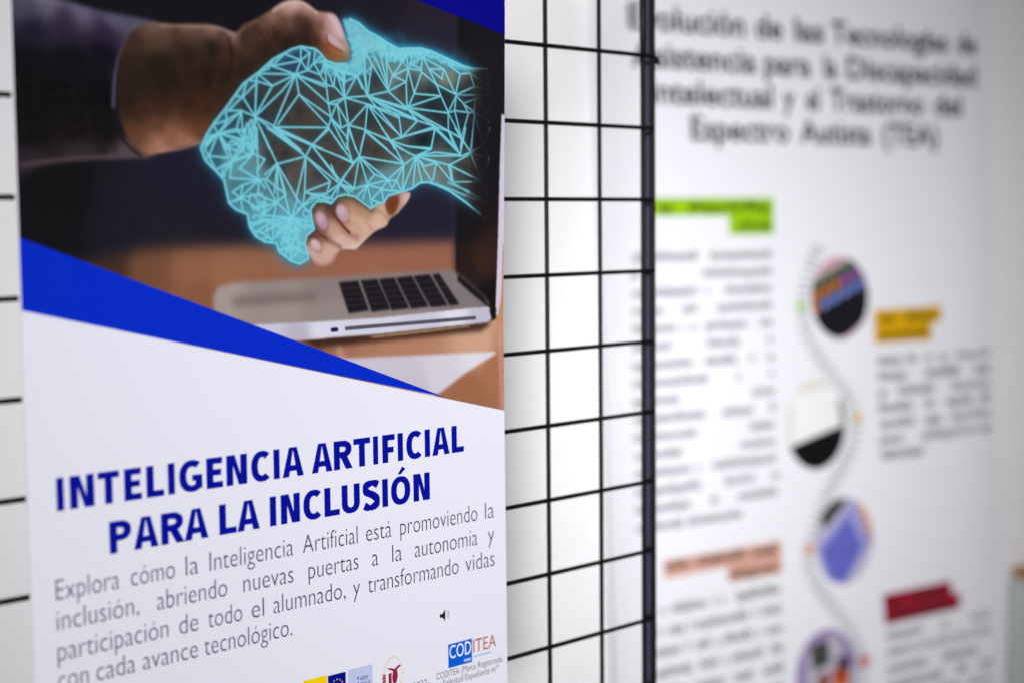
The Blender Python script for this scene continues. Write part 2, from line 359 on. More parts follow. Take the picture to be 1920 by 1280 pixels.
# the other hand: skin under the wire net
OUT = [(375.5, 278), (386, 254), (399.5, 232), (413, 215), (427, 197), (441, 177), (454.5, 158), (470, 146), (484, 136), (497, 124), (511, 111.5), (532, 100), (545.6, 92.7), (562.7, 87.5), (590, 92), (600.5, 101), (610, 114), (630, 120.5), (648, 119.5), (657, 112), (659, 100), (650, 72), (640, 36),
    (655, 36), (672, 44), (689, 60), (706, 68), (723, 79), (740, 89), (747, 92), (766, 91), (788, 91), (806, 96), (826, 105), (852, 117), (869, 125), (886, 129), (912, 130), (916, 200), (914, 300), (910, 415), (900, 402), (872, 380), (841, 358), (817, 347), (801, 342), (786, 343), (771, 354), (751, 360), (727, 367), (718, 380), (708, 382), (694, 391), (664, 369),
    (646, 365), (631, 369), (620, 382), (607, 378), (592, 378), (581, 393), (583, 410), (588, 430), (574, 442), (570, 458), (576, 476), (577, 485), (561, 495), (544, 489), (522, 472), (517, 456), (496, 454), (478, 443), (467, 426), (463, 402), (441, 393), (428, 380), (423, 356), (419, 338), (404, 321), (384, 301)]
net = pmask(OUT, 1.0)
under = field([(540, 110, (34, 40, 56)), (420, 240, (40, 44, 50)), (400, 300, (44, 64, 74)), (480, 220, (44, 32, 32)), (530, 180, (56, 36, 32)), (560, 240, (66, 42, 34)), (620, 200, (62, 46, 40)), (640, 240, (60, 44, 38)), (520, 300, (60, 38, 32)), (560, 330, (84, 60, 52)), (600, 300, (66, 44, 36)), (650, 320, (72, 48, 38)),
    (700, 280, (64, 42, 32)), (700, 220, (46, 32, 28)), (760, 160, (58, 44, 38)), (700, 150, (44, 34, 32)), (720, 260, (78, 50, 38)), (770, 230, (70, 60, 54)), (800, 200, (32, 24, 22)), (830, 190, (24, 19, 20)), (790, 260, (20, 15, 15)), (870, 180, (24, 20, 22)), (850, 240, (26, 20, 22)), (900, 260, (22, 20, 26)), (905, 150, (60, 54, 48)), (840, 140, (134, 126, 100)), (868, 146, (90, 76, 56)), (880, 160, (58, 50, 42)),
    (690, 110, (140, 140, 124)), (745, 140, (134, 128, 112)), (790, 120, (110, 118, 108)), (710, 105, (150, 156, 140)), (770, 330, (122, 130, 118)), (800, 320, (128, 126, 112)), (830, 320, (110, 104, 92)), (870, 310, (60, 48, 38)), (890, 340, (50, 40, 36)), (730, 350, (110, 150, 156)), (690, 370, (96, 146, 152)), (490, 400, (80, 140, 150)), (470, 340, (84, 116, 118)), (540, 400, (110, 160, 166)), (550, 460, (96, 150, 156)), (430, 300, (90, 128, 130)), (500, 360, (92, 104, 100))], 3.4)
put(net, under+noise(2.0, 3.0)[..., None]*np.array([1.2, .8, .7])+noise(5, 3.0)[..., None]*np.array([1.4, .8, .6]))

# real fingertips under the net
fing = pmask([(583, 396), (590, 383), (602, 379), (614, 382), (621, 388), (629, 374), (645, 367), (662, 369), (680, 378), (694, 391), (708, 383), (722, 377), (732, 366), (752, 360), (768, 362), (763, 378), (745, 399), (730, 411), (722, 424), (702, 434), (686, 448), (674, 460), (664, 468), (645, 467), (634, 471), (630, 478), (622, 492), (607, 499), (592, 496), (580, 482), (572, 464), (571, 446), (580, 436), (592, 432), (584, 412)], 1.0, True)
put(fing, field([(600, 386, (92, 72, 52)), (622, 392, (70, 40, 34)), (600, 400, (150, 112, 96)), (640, 378, (140, 108, 80)), (670, 380, (158, 122, 88)), (690, 396, (170, 132, 98)), (660, 400, (196, 148, 122)), (680, 420, (206, 160, 134)), (720, 395, (224, 188, 164)), (705, 415, (222, 184, 160)), (655, 440, (214, 172, 150)), (630, 455, (226, 192, 178)), (660, 460, (220, 184, 172)),
    (618, 430, (206, 162, 140)), (640, 425, (196, 150, 126)), (604, 440, (130, 78, 66)), (584, 442, (80, 40, 32)), (612, 470, (212, 172, 154)), (600, 490, (206, 164, 148)), (583, 472, (214, 172, 160)), (757, 374, (222, 184, 176)), (748, 395, (206, 160, 144)), (734, 385, (124, 62, 34)), (690, 440, (210, 172, 156)), (740, 368, (140, 90, 70))], 3.2))
put(pmask([(722, 380), (730, 370), (745, 368), (746, 382), (740, 398), (731, 404), (723, 396)], 1.6, True)*.9, (112, 54, 28))
for c, rx, ry, col, a in (((602, 414), 12, 17, (186, 142, 156), .3), ((641, 400), 13, 17, (190, 152, 164), .2), ((591, 460), 11, 11, (212, 176, 174), .4)):
    e = [(c[0]+rx*math.cos(t)*math.cos(a)-ry*math.sin(t)*math.sin(a)*-.5, c[1]+ry*math.sin(t)+rx*.25*math.cos(t)) for t in np.linspace(0, 2*math.pi, 16, endpoint=False)]
    e2 = [(x+1.5, y+2.5) for x, y in e]
    put(pmask(e2, 1.4)*.55, (110, 66, 56)); put(pmask(e, 1.2), col)
    put(pmask([(c[0]+(x-c[0])*.55-3, c[1]+(y-c[1])*.5-5) for x, y in e], 2.4)*.55, (226, 200, 206))
stroke(PX([(621, 390), (626, 404), (640, 422), (654, 437)]), 1.5, (84, 34, 30), 1.3, .95)
stroke(PX([(588, 433), (600, 440), (612, 449)]), 1.5, (92, 42, 34), 1.3, .8)
stroke(PX([(612, 449), (632, 460), (640, 468)]), 1.0, (170, 120, 104), 1.2, .6)
stroke(PX([(702, 434), (690, 424), (682, 412)]), 1.0, (180, 136, 116), 1.5, .4)
stroke(PX([(583, 394), (590, 382), (602, 378), (614, 381), (621, 388)]), 1.3, (30, 24, 22), 1.3, .7)
stroke(PX([(622, 386), (631, 372), (646, 366), (664, 369), (694, 390)]), 1.3, (34, 30, 26), 1.3, .7)

def in_fingers(P, w, col, fe, alpha):
    global img
    keep = img.copy(); stroke(PX(P), w, col, fe, alpha); img = keep*(1-fing[..., None])+img*fing[..., None]
in_fingers([(583, 396), (592, 384), (606, 380), (619, 388), (630, 375), (646, 368), (668, 374), (696, 392)], 4.5, (70, 46, 36), 4.5, .55)
in_fingers([(621, 392), (627, 408), (641, 426), (655, 440), (668, 446)], 4.0, (120, 72, 56), 4.0, .40)
in_fingers([(586, 434), (602, 443), (620, 454), (636, 464)], 3.5, (112, 66, 52), 3.5, .45)
in_fingers([(576, 484), (592, 497), (608, 500), (622, 492), (630, 478)], 3.0, (150, 100, 84), 3.0, .5)
in_fingers([(645, 468), (668, 462), (690, 446), (722, 425), (746, 400)], 2.5, (236, 212, 198), 2.5, .45)
in_fingers([(694, 392), (712, 398), (728, 410)], 3.0, (168, 120, 98), 3.0, .45)
in_fingers([(660, 408), (674, 416), (684, 430)], 5.0, (226, 184, 160), 5.0, .45)
# luminous wire net over the hand
SEG = []      # (polyline or segment, alpha)
def seg(ox, oy, sc, txt, fade=1.0):
    for s in txt.split(';'):
        p = [float(q) for q in s.replace('-', ' ').replace(',', ' ').split()]
        pts = [(ox+p[i]/sc, oy+p[i+1]/sc) for i in range(0, len(p), 2)]
        for a, b in zip(pts[:-1], pts[1:]): SEG.append((a, b, fade))
def hub(ox, oy, sc, c, txt, fade=1.0):
    for s in txt.split(';'):
        x, y = [float(q) for q in s.split(',')]
        SEG.append(((ox+c[0]/sc, oy+c[1]/sc), (ox+x/sc, oy+y/sc), fade))
A = (360, 60, 5.82); B = (620, 60, 5.82); Cc = (360, 240, 4.571); D = (620, 240, 4.571)
hub(*A, (1125, 465), '730,455;870,375;1180,315;1260,420;1460,580;1440,600;1160,680;870,590;970,650;890,1020;1480,780')
hub(*A, (680, 925), '970,650;700,540;870,590;545,710;530,860;840,1280;690,1280;890,1030;1150,1285;700,450;640,1280')
hub(*A, (280, 1110), '380,970;480,1060;545,1080;130,1150;210,1280;150,1230;350,1280;560,1190;220,1010;380,1280;90,1260')
seg(*A, '1180,315 1180,165;1180,315 890,370;1000,240 1180,310;1180,315 1280,230;1180,315 1250,420;1280,230 1250,420;1280,230 1180,165;1340,190 1320,340;1320,340 1400,270;1320,340 1440,320;1320,340 1260,420;1320,340 1395,470;1395,470 1440,340;1395,470 1260,420;1395,480 1460,580;1440,340 1460,580;1440,340 1540,600;1440,340 1560,420;1560,420 1540,600;1460,580 1550,600;1550,600 1660,720;1560,420 1660,720;1560,430 1650,550;1650,450 1650,550 1660,720;1650,550 1800,480;1660,720 1790,480;1560,420 1650,450 1790,480 1850,620')
seg(*A, '1460,590 1480,780 1660,720;1480,790 1570,790 1660,720;1480,780 1510,940;1570,790 1510,940;1580,800 1620,1050;1580,800 1700,1010;1660,720 1700,1010;1620,1050 1700,1010;1510,940 1620,1050;1160,685 1510,930;1160,685 1480,1030;1160,685 930,1010;890,1040 1480,1045 1510,940;1480,1045 1310,1230;900,1040 1310,1230 1420,1280;900,1050 1180,1290;700,540 610,525;545,710 470,700;545,710 700,555;590,540 545,710;400,850 545,710;530,860 380,860;530,860 300,1090;530,860 545,1070;530,860 480,1060;700,450 700,540 870,590;640,500 700,450 870,590;800,370 870,370;1000,240 870,370;880,300 830,400 720,440;380,860 360,890 380,970 220,1010;300,990 380,960 530,870;480,1060 545,1080 560,1190 540,1290;1480,1045 1640,1280;1510,950 1690,1160;1510,950 1680,1280;1700,1020 1680,1170;1700,1020 1690,1280;1700,1020 1780,1280;1700,1020 1862,1060;480,1060 560,1190 400,1250;430,1180 350,1280;430,1180 530,1270;590,1000 560,1280;620,980 600,1280;650,960 640,1280;560,1080 640,960')
hub(*B, (395, 700), '150,720;345,400;440,350;285,480;620,650;820,830;930,960;740,930;820,850;345,150')
hub(*B, (395, 790), '150,720;200,1010;370,1065;770,1150;640,1190;740,940;470,830;930,965')
seg(*B, '345,400 285,480;350,170 440,350 620,640;470,260 620,620;530,230 620,620;600,230 610,600;670,470 620,630;670,470 600,330;670,480 800,290;670,480 840,400;670,480 815,545 620,650;815,545 840,400 820,280;840,400 980,420;850,350 980,400;980,430 990,280 860,350;840,420 905,670 985,440;905,670 840,820;815,550 825,820;905,675 1195,700 840,820;840,830 1270,885;620,650 820,830;985,440 1140,570;1000,280 1140,560 1195,700 1275,880;1140,570 1350,680;1075,405 1220,410;1075,410 1205,515 1225,420;1000,280 1230,410 1350,680;1405,460 1355,680;1300,380 1405,460 1510,450')
seg(*B, '1510,450 1560,600 1360,685;1360,700 1440,780;1440,780 1490,880;1440,790 1555,870;1360,700 1275,880;1360,700 1345,860;1275,885 1345,860 1490,880 1560,880;1275,890 1275,1080;1275,890 1415,1150;1345,860 1415,1150;1495,890 1420,1150;1560,880 1530,1280', .9)
seg(*B, '1560,600 1640,612;1510,450 1600,510;1360,690 1600,690;1440,780 1590,725;1575,740 1555,870;1560,900 1610,1060', .65)
seg(*B, '1640,612 1700,620;1600,510 1700,570;1600,690 1690,680;1590,725 1690,680;1590,740 1700,900;1560,880 1700,960;1610,1060 1650,1210;1650,1210 1720,980', .32)
seg(*B, '400,710 770,1160;470,750 930,970;740,940 765,1140;770,1150 930,980;770,1150 1130,1035;820,840 1130,1030;840,850 940,970 1130,1030;860,850 1420,1160;1130,1035 1290,1090;1275,1080 1350,1280;1130,1040 1090,1280;1140,1045 1380,1290;200,1020 370,1070 640,1190;370,1070 320,1280;370,1075 610,1280;640,1190 770,1150;640,1190 840,1250 1090,1270;640,1200 780,1290;1420,1160 1410,1280;1420,1160 1500,1290;650,1200 690,1280;345,150 395,690;600,110 560,260;650,140 700,300;700,170 640,300;740,185 690,330;780,185 820,280;850,185 760,320;900,180 860,350;990,280 930,190;1000,280 1080,210;250,480 285,480 150,440;140,430 150,560;40,420 150,440;30,450 140,560;110,430 150,720')
hub(*D, (240, 248), '150,20;290,30;620,310;90,440;195,510;310,480;370,400;480,440;185,300')
hub(*D, (725, 242), '620,320;610,540;700,510;775,460;860,460;800,330;1010,320;660,215;850,185;900,300')
seg(*D, '130,130 180,290;0,215 180,300;370,400 310,480;370,400 480,440;290,30 610,300;290,20 515,110 620,310;430,0 515,115;515,110 600,80 890,5;515,115 660,160 850,185 890,10 1100,220;520,125 660,215;1010,30 1110,90;1010,30 1095,220;1060,0 1110,90;1150,0 1105,220;1110,90 1190,200;1215,0 1190,210;740,240 1120,240 1190,210;740,235 900,210 1110,235;1010,320 1180,230;1005,330 1035,460;1020,330 1040,460;800,330 900,300 870,450;900,300 1030,460;1010,320 1200,415')
seg(*D, '1190,210 1300,150;1190,210 1240,340;1200,415 1280,450;1040,465 1200,462;900,480 1150,580;1040,470 1180,560;1000,470 1180,545', .8)
seg(*D, '1260,0 1300,150;1300,150 1360,0;1190,210 1350,265;1240,340 1285,450;1280,450 1330,560;1200,462 1270,460;1150,580 1300,640;1180,560 1310,630;1180,545 1300,610;1300,150 1350,265 1290,440', .35)
seg(*D, '620,320 490,440;620,320 610,540;90,440 195,520;70,480 190,520;0,320 60,470 180,550;480,450 310,490 200,520;310,490 220,590;310,490 350,680;310,490 270,610;430,520 310,490;430,525 350,610;430,525 450,640;490,450 430,520;490,450 560,450 520,520;560,455 600,540;430,530 600,545;490,455 520,520;350,620 440,650;0,600 70,480;50,560 90,440;620,320 560,450;700,510 725,250')
hub(*Cc, (220, 45), '80,130;140,240;310,260;320,180;430,100;100,180'); hub(*Cc, (340, 280), '200,360;310,180;430,100;520,220;320,430;430,190;250,420')
hub(*Cc, (520, 220), '430,100;540,0;490,0;430,0;620,270;400,350;350,290'); hub(*Cc, (570, 445), '320,430;430,490;410,600;560,570;630,440;620,520;550,360;400,350')
hub(*Cc, (410, 600), '430,490;340,550;560,570;370,630;430,710;480,640;320,640'); hub(*Cc, (725, 310), '580,0;970,245;630,440;730,620;800,570;830,740;890,600;700,560')
hub(*Cc, (970, 245), '1020,150;640,0;890,590;960,550;1260,480;1180,460;690,0'); hub(*Cc, (1020, 150), '1170,10;720,20;1280,470;1370,290;700,0;1240,440')
hub(*Cc, (720, 640), '620,460;800,570;560,690;600,750;690,780;850,760;620,600'); hub(*Cc, (850, 770), '600,750;690,790;900,610;600,900;820,1000;910,980;960,860;1000,800;760,1000;700,950')
hub(*Cc, (945, 670), '890,610;1000,640;960,560;1020,590;900,700;990,720;850,770'); hub(*Cc, (1260, 480), '1150,560;1190,590;1380,530;1340,560;1380,300')
hub(*Cc, (690, 790), '600,780;570,880;690,940;540,900;480,820'); hub(*Cc, (840, 1010), '750,1060;780,1100;840,1130;920,1040;890,930;790,960')
seg(*Cc, '140,240 310,260;140,240 200,370;140,240 110,270;310,180 430,200;350,120 430,100;620,270 560,360 550,0;620,400 720,310;430,490 340,550;960,550 1170,470;960,550 1200,610;960,550 1080,590;1180,460 1150,560 1080,590;1170,10 1370,290;920,1040 840,1130;740,1040 920,1040;560,880 690,960;600,780 510,850;320,180 220,45;100,180 140,240;630,440 800,570;1020,590 1190,640;560,570 620,600 600,750;500,560 480,640 560,690')
AX = lambda o, p: (o[0]+p[0]/o[2], o[1]+p[1]/o[2])
# small dense triangles at the fingertips
dense = []
for x0, y0, x1, y1, cnt in ((500, 560, 640, 780, 26), (700, 780, 940, 960, 44), (410, 60, 540, 260, 20), (240, 300, 340, 430, 9), (480, 780, 700, 980, 20), (940, 700, 1040, 880, 12), (900, 960, 1000, 1110, 12), (1000, 560, 1180, 640, 12)):
    pts = [AX(Cc, (rng.uniform(x0, x1), rng.uniform(y0, y1))) for _ in range(cnt)]
    for i, p in enumerate(pts):
        for j in np.argsort([math.hypot(p[0]-q[0], p[1]-q[1]) for q in pts])[1:4]: SEG.append((p, pts[j], .8))
for cnt, (x0, y0, x1, y1) in ((46, (640, 60, 760, 120)), (26, (745, 95, 880, 128)), (22, (600, 118, 700, 145))):
    pts = [(rng.uniform(x0, x1), rng.uniform(y0, y1)) for _ in range(cnt)]
    for i, p in enumerate(pts):
        for j in np.argsort([math.hypot(p[0]-q[0], p[1]-q[1]) for q in pts])[1:4]: SEG.append((p, pts[j], .7))
def lines(segs, w, fe=.75):
    m = np.zeros((NK, NU))
    P = PX([s[0] for s in segs]+[s[1] for s in segs]); n = len(segs)
    for i, s in enumerate(segs):
        a, b = P[i], P[n+i]
        x0, x1 = int(max(0, min(a[0], b[0])-5)), int(min(NU, max(a[0], b[0])+6)); y0, y1 = int(max(0, min(a[1], b[1])-5)), int(min(NK, max(a[1], b[1])+6))
        if x1 <= x0 or y1 <= y0: continue
        v = b-a; L = max((v**2).sum(), 1e-6); X = gx[y0:y1, x0:x1]; Y = gy[y0:y1, x0:x1]
        t = np.clip(((X-a[0])*v[0]+(Y-a[1])*v[1])/L, 0, 1); d = np.hypot(X-a[0]-t*v[0], Y-a[1]-t*v[1])
        m[y0:y1, x0:x1] = np.maximum(m[y0:y1, x0:x1], (1-sstep(d, w-fe, w+fe))*s[2])
    return m
olp = OUT[:17]; ring = [(OUT[i], OUT[(i+1) % len(OUT)], 1.0) for i in range(len(OUT)) if not (18 <= i <= 22) and OUT[i][0] < 905]
ring = [r for r in ring]
solid = pmask([(640, 36), (656, 36), (673, 45), (689, 60), (723, 79), (747, 92), (788, 91), (826, 105), (869, 125), (912, 131), (880, 134), (855, 130), (835, 121), (800, 106), (780, 110), (765, 108), (748, 118), (735, 112), (716, 108), (700, 96), (686, 98), (680, 128), (670, 142), (650, 140), (628, 136), (604, 122), (590, 102), (606, 112), (628, 121), (648, 120), (658, 111), (660, 100), (650, 72)], 2.2)
low = pmask([AX(Cc, p) for p in [(700, 800), (800, 750), (900, 780), (1000, 780), (1040, 860), (990, 900), (960, 960), (985, 1060), (960, 1140), (880, 1150), (760, 1060), (730, 960), (690, 900)]], 4, True)
mid = pmask([AX(Cc, p) for p in [(540, 560), (620, 540), (660, 640), (600, 760), (640, 940), (560, 920), (500, 840), (490, 740), (520, 640)]], 6, True)
wri = pmask([AX(Cc, p) for p in [(480, 100), (560, 60), (560, 220), (640, 420), (600, 500), (500, 440), (300, 440), (230, 380), (280, 260), (400, 180)]], 7, True)
inn = blur(net, 6); edge_in = net*(1-sstep(inn, .5, .98))
FX = 1-sstep(gx, *(PX([(850, 250), (900, 250)])[:, 0]))
put(np.clip(net*.10+edge_in*.45, 0, 1)*np.clip(FX, 0, 1), (96, 176, 190))
fadex = 1-sstep(gx, *(PX([(858, 250), (912, 250)])[:, 0]))
tip = pmask([(596, 94), (700, 94), (700, 150), (596, 150)], 4)
glow_src = np.clip(lines(ring, 1.5)+solid*.9+low*.5+lines(SEG, 1.0)*.5, 0, 1)*(1-fing)
g1 = blur(glow_src, 3.0); g2 = blur(glow_src, 7.0)
notreal = 1-np.clip(fing+skin*(1-net), 0, 1)*.75
glow = np.clip(g1*.60+g2*.85+blur(glow_src, 13)*.35, 0, 1)*notreal*np.clip(fadex+.05, 0, 1)
glow = glow*(1-net*.35)
put(np.clip(glow*1.1, 0, .85), (48, 142, 180))
put(np.clip(low*.72+mid*.42+wri*.30, 0, 1)*net, (128, 204, 218))
put(solid*.97*(1-pmask([(590, 60), (630, 20), (640, 34), (652, 70), (659, 100), (657, 112), (646, 120), (628, 120), (606, 111)], .8))*net, field([(660, 60, (120, 196, 212)), (700, 90, (126, 202, 212)), (760, 100, (118, 198, 210)), (850, 125, (112, 196, 210)), (640, 130, (112, 194, 208))])+noise(1.2, 3)[..., None])
core = lines(SEG, 1.12)*net*(1-fing*.9)
edge = lines(ring, 1.3)*np.clip(fadex+.25, 0, 1)
stray = lines([s for s in SEG if s[2] < .5], 1.0)*(1-solid)
put(np.clip(np.maximum(np.maximum(core*np.clip(fadex+.35, 0, 1), edge), stray), 0, 1)*.96, np.array((124, 216, 230.))+np.zeros((NK, NU, 3)))
put(sstep(gx, *(PX([(868, 250), (911, 250)])[:, 0]))*net*.92, (24, 21, 27))
img = img+noise(.9, .9)[..., None]

# dense vertex grid carrying the print colours
D1 = uk(np.array([43., 947.]), np.array([583., 770.]))
cut = np.interp(np.linspace(UL, UR, NU), D1[0], D1[1])-0.004
uu = np.linspace(UL+.004, UR-.002, NU); tt = np.linspace(0, 1, NK)
U2 = np.broadcast_to(uu, (NK, NU)); K2 = KT+(cut-KT)[None, :]*tt[:, None]
cy = np.clip((K2-KT)*PPU, 0, NK-1.001); y0 = cy.astype(int); fy = (cy-y0)[..., None]; xi = np.broadcast_to(np.arange(NU), (NK, NU))
colr = img[y0, xi]*(1-fy)+img[y0+1, xi]*fy
colr = np.clip(lin(np.clip(colr, 0, 255))*0.80, 0, .85)
P = bsurf(U2.ravel(), K2.ravel(), 1.0)-np.array(banner.location)
me = bpy.data.meshes.new('photo_print'); nv = NU*NK
idx = np.arange(nv).reshape(NK, NU); quads = np.stack([idx[:-1, :-1], idx[1:, :-1], idx[1:, 1:], idx[:-1, 1:]], -1).reshape(-1, 4)
me.vertices.add(nv); me.vertices.foreach_set('co', P.ravel().astype(np.float32))
nq = len(quads); me.loops.add(nq*4); me.loops.foreach_set('vertex_index', quads.ravel().astype(np.int32))
me.polygons.add(nq); me.polygons.foreach_set('loop_start', np.arange(0, nq*4, 4, dtype=np.int32)); me.polygons.foreach_set('use_smooth', np.ones(nq, bool))
me.update(calc_edges=True)
at_ = me.color_attributes.new('print_colour', 'FLOAT_COLOR', 'POINT')
at_.data.foreach_set('color', np.concatenate([colr.reshape(-1, 3), np.ones((nv, 1))], 1).ravel().astype(np.float32))
pm = bpy.data.materials.new('photo_print'); pm.use_nodes = True; b_ = pm.node_tree.nodes['Principled BSDF']
an = pm.node_tree.nodes.new('ShaderNodeAttribute'); an.attribute_name = 'print_colour'; pm.node_tree.links.new(an.outputs['Color'], b_.inputs['Base Color'])
b_.inputs['Roughness'].default_value = 0.5; b_.inputs['Specular IOR Level'].default_value = 0.15
me.materials.append(pm); o = bpy.data.objects.new('photo_print', me); COL.objects.link(o); o.parent = banner
tag(o, 'picture of a real hand shaking a luminous cyan wire hand above an open laptop')

# blue corner and blue stripe, flat print
def flat(name, pts, layer, m, parent=banner, surf=None, n=1):
    """filled polygon given in (u, k)"""
    bm = bmesh.new(); vs = [bm.verts.new((p[0], p[1], 0)) for p in pts]; bm.faces.new(vs)
    bm.normal_update(); bmesh.ops.triangulate(bm, faces=bm.faces[:], ngon_method='EAR_CLIP')
    if n: bmesh.ops.subdivide_edges(bm, edges=bm.edges[:], cuts=n, use_grid_fill=True)
    a = np.array([v.co[:2] for v in bm.verts]); fs = [[v.index for v in f.verts] for f in bm.faces]; bm.free()
    Pq = (surf or bsurf)(a[:, 0], a[:, 1], layer)
    return mesh_obj(name, rel(parent, Pq), fs, m, parent)
def UKP(pts):
    a = np.array(pts, float); u, k = uk(a[:, 0], a[:, 1]); return list(zip(u, k))
blue = mat('royal_blue_ink', (0, 40, 190), 0.5, 0.15)
navy = mat('deep_blue_ink', (0, 0, 124), 0.5, 0.15)
a0 = UKP([(40, 447)])[0]; a1 = UKP([(834, 743.5)])[0]; a2 = UKP([(43, 583)])[0]
def strip(name, ua, ub, top, bot, m, layer, nu=60, nk=14):
    us = np.linspace(ua, ub, nu); P_ = []
    for j in range(nk):
        t = j/(nk-1); P_.append(bsurf(us, np.array([top(u)*(1-t)+bot(u)*t for u in us]), layer))
    fs = [(j*nu+i, (j+1)*nu+i, (j+1)*nu+i+1, j*nu+i+1) for j in range(nk-1) for i in range(nu-1)]
    return mesh_obj(name, rel(banner, np.vstack(P_)), fs, m, banner, True)
lerp = lambda p, q: (lambda u: p[1]+(q[1]-p[1])*(u-p[0])/(q[0]-p[0]))
strip('blue_stripe', UL+.002, a1[0], lerp(a0, a1), lerp(a2, a1), blue, 2.2)
c0 = UKP([(780, 0)])[0]; c1 = UKP([(936, 62)])[0]; sl = (c1[1]-c0[1])/(c1[0]-c0[0])
ctop = lambda u: -3.62
strip('blue_corner', c0[0]-(c0[1]+3.62)/sl, UR-.001, ctop, lambda u: c0[1]+sl*(u-c0[0]), navy, 2.2, 60, 30)

# ---------------------------------------------------------------- heading letters (own condensed bold alphabet)
title_m = mat('heading_blue_ink', (0, 10, 146), 0.5, 0.15)
class Glyphs:
    def __init__(s): s.v = []; s.f = []; s.z = 0
    def poly(s, pts):
        i = len(s.v); s.v += [(x, y, s.z) for x, y in pts]; s.f.append(tuple(range(i, i+len(pts)))); s.z += .01
    def ribbon(s, outer, inner):
        i = len(s.v); n = len(outer)
        for a, b in zip(outer, inner): s.v += [(a[0], a[1], s.z), (b[0], b[1], s.z)]
        for j in range(n-1): s.f.append((i+2*j, i+2*j+2, i+2*j+3, i+2*j+1))
        s.z += .01
def arc(cx, cy, rx, ry, t0, t1, n=18, e=2.25):
    out = []
    for t in np.linspace(math.radians(t0), math.radians(t1), n):
        c, sn = math.cos(t), math.sin(t); out.append((cx+rx*abs(c)**(2/e)*(1 if c > 0 else -1), cy+ry*abs(sn)**(2/e)*(1 if sn > 0 else -1)))
    return out
def glyph(G, ch, x0, x1, kb, H, s, b):
    """letter ch between x0 and x1, baseline kb (down positive), cap height H, stem s, bar b"""
    w = x1-x0; X = lambda x, y: (x0+x, kb-y)
    def rect(a, c, d, e): G.poly([X(a, c), X(d, c), X(d, e), X(a, e)])
    def ann(cx, cy, rx, ry, t0, t1, ss=s, bb=b, n=20):
        o = [X(*p) for p in arc(cx, cy, rx, ry, t0, t1, n)]; i = [X(*p) for p in arc(cx, cy, rx-ss, ry-bb, t0, t1, n)]; G.ribbon(o, i)
    if ch == 'I': rect(0, 0, w, H)
    elif ch == 'N':
        rect(0, 0, s, H); rect(w-s, 0, w, H); G.poly([X(s*.55, H), X(s*1.25, H), X(w-s*.55, 0), X(w-s*1.25, 0)])
    elif ch == 'T': rect(w/2-s/2, 0, w/2+s/2, H-b*.5); rect(0, H-b, w, H)
    elif ch == 'E': rect(0, 0, s, H); rect(s*.9, H-b, w*.97, H); rect(s*.9, H*.5-b*.42, w*.90, H*.5+b*.55); rect(s*.9, 0, w, b)
    elif ch == 'F': rect(0, 0, s, H); rect(s*.9, H-b, w, H); rect(s*.9, H*.44-b*.42, w*.90, H*.44+b*.55)
    elif ch == 'L': rect(0, 0, s, H); rect(s*.9, 0, w, b)
    elif ch == 'A':
        t = s*.62; G.poly([X(0, 0), X(s*1.02, 0), X(w/2+t*.10, H), X(w/2-t, H)]); G.poly([X(w, 0), X(w-s*1.02, 0), X(w/2-t*.10, H), X(w/2+t, H)])
        G.poly([X(w*.22, H*.20), X(w*.78, H*.20), X(w*.73, H*.20+b*.92), X(w*.27, H*.20+b*.92)])
    elif ch in 'PR':
        rect(0, 0, s, H); c = H*(.69 if ch == 'P' else .70); rx = w*.52; ry = H-c
        xx = w-rx-(0 if ch == 'P' else w*.04)
        ann(xx, c, rx, ry, -90, 90); rect(s*.9, H-b, xx, H); rect(s*.9, c-ry, xx, c-ry+b)
        if ch == 'R': G.poly([X(w-s*1.12, 0), X(w+s*.03, 0), X(w*.70, H*.47), X(w*.36, H*.43)])
    elif ch == 'C': ann(w*.56, H/2, w*.56, H*.515, 48, 312, n=30)
    elif ch == 'G':
        ann(w*.55, H/2, w*.55, H*.515, 50, 322, n=30); rect(w-s*.98, H*.08, w, H*.53); rect(w*.56, H*.53-b*.9, w-s*.5, H*.53)
    elif ch in 'OÓ':
        ann(w/2, H/2, w/2, H*.515, 0, 360, n=44)
        if ch == 'Ó': G.poly([X(w*.36, H*1.10), X(w*.50, H*1.07), X(w*.76, H*1.26), X(w*.60, H*1.36)])
    elif ch == 'U': rect(0, H*.36, s, H); rect(w-s, H*.36, w, H); ann(w/2, H*.36, w/2, H*.375, 180, 360, n=24)
    elif ch == 'S':
        sp = smooth_loop([(.90, .84), (.70, .915), (.46, .925), (.22, .86), (.15, .74), (.24, .62), (.50, .53), (.74, .42), (.85, .29), (.78, .15), (.54, .07), (.30, .075), (.08, .16)], 5, False)
        sp = np.array([(x*w, y*H) for x, y in sp]); d = np.gradient(sp, axis=0); d /= np.linalg.norm(d, axis=1)[:, None]
        hwid = np.array([s*.40*abs(q[1])+b*.46*abs(q[0]) for q in d]); nn = np.stack([-d[:, 1], d[:, 0]], 1)
        G.ribbon([X(*p) for p in sp+nn*hwid[:, None]], [X(*p) for p in sp-nn*hwid[:, None]])
L1 = [('I', 105.5, 119.5), ('N', 130.5, 176.5), ('T', 183, 223.5), ('E', 232.5, 265.5), ('L', 274, 307), ('I', 314.5, 327.5), ('G', 335.5, 379), ('E', 386.5, 417.5), ('N', 424, 463), ('C', 470.5, 507), ('I', 512.5, 524), ('A', 529, 569),
      ('A', 584, 623), ('R', 625.5, 660.5), ('T', 662.5, 694), ('I', 699.3, 708.7), ('F', 716.5, 740), ('I', 745.3, 755.3), ('C', 761.5, 791.5), ('I', 796, 806), ('A', 810, 842.5), ('L', 846.3, 869.3)]
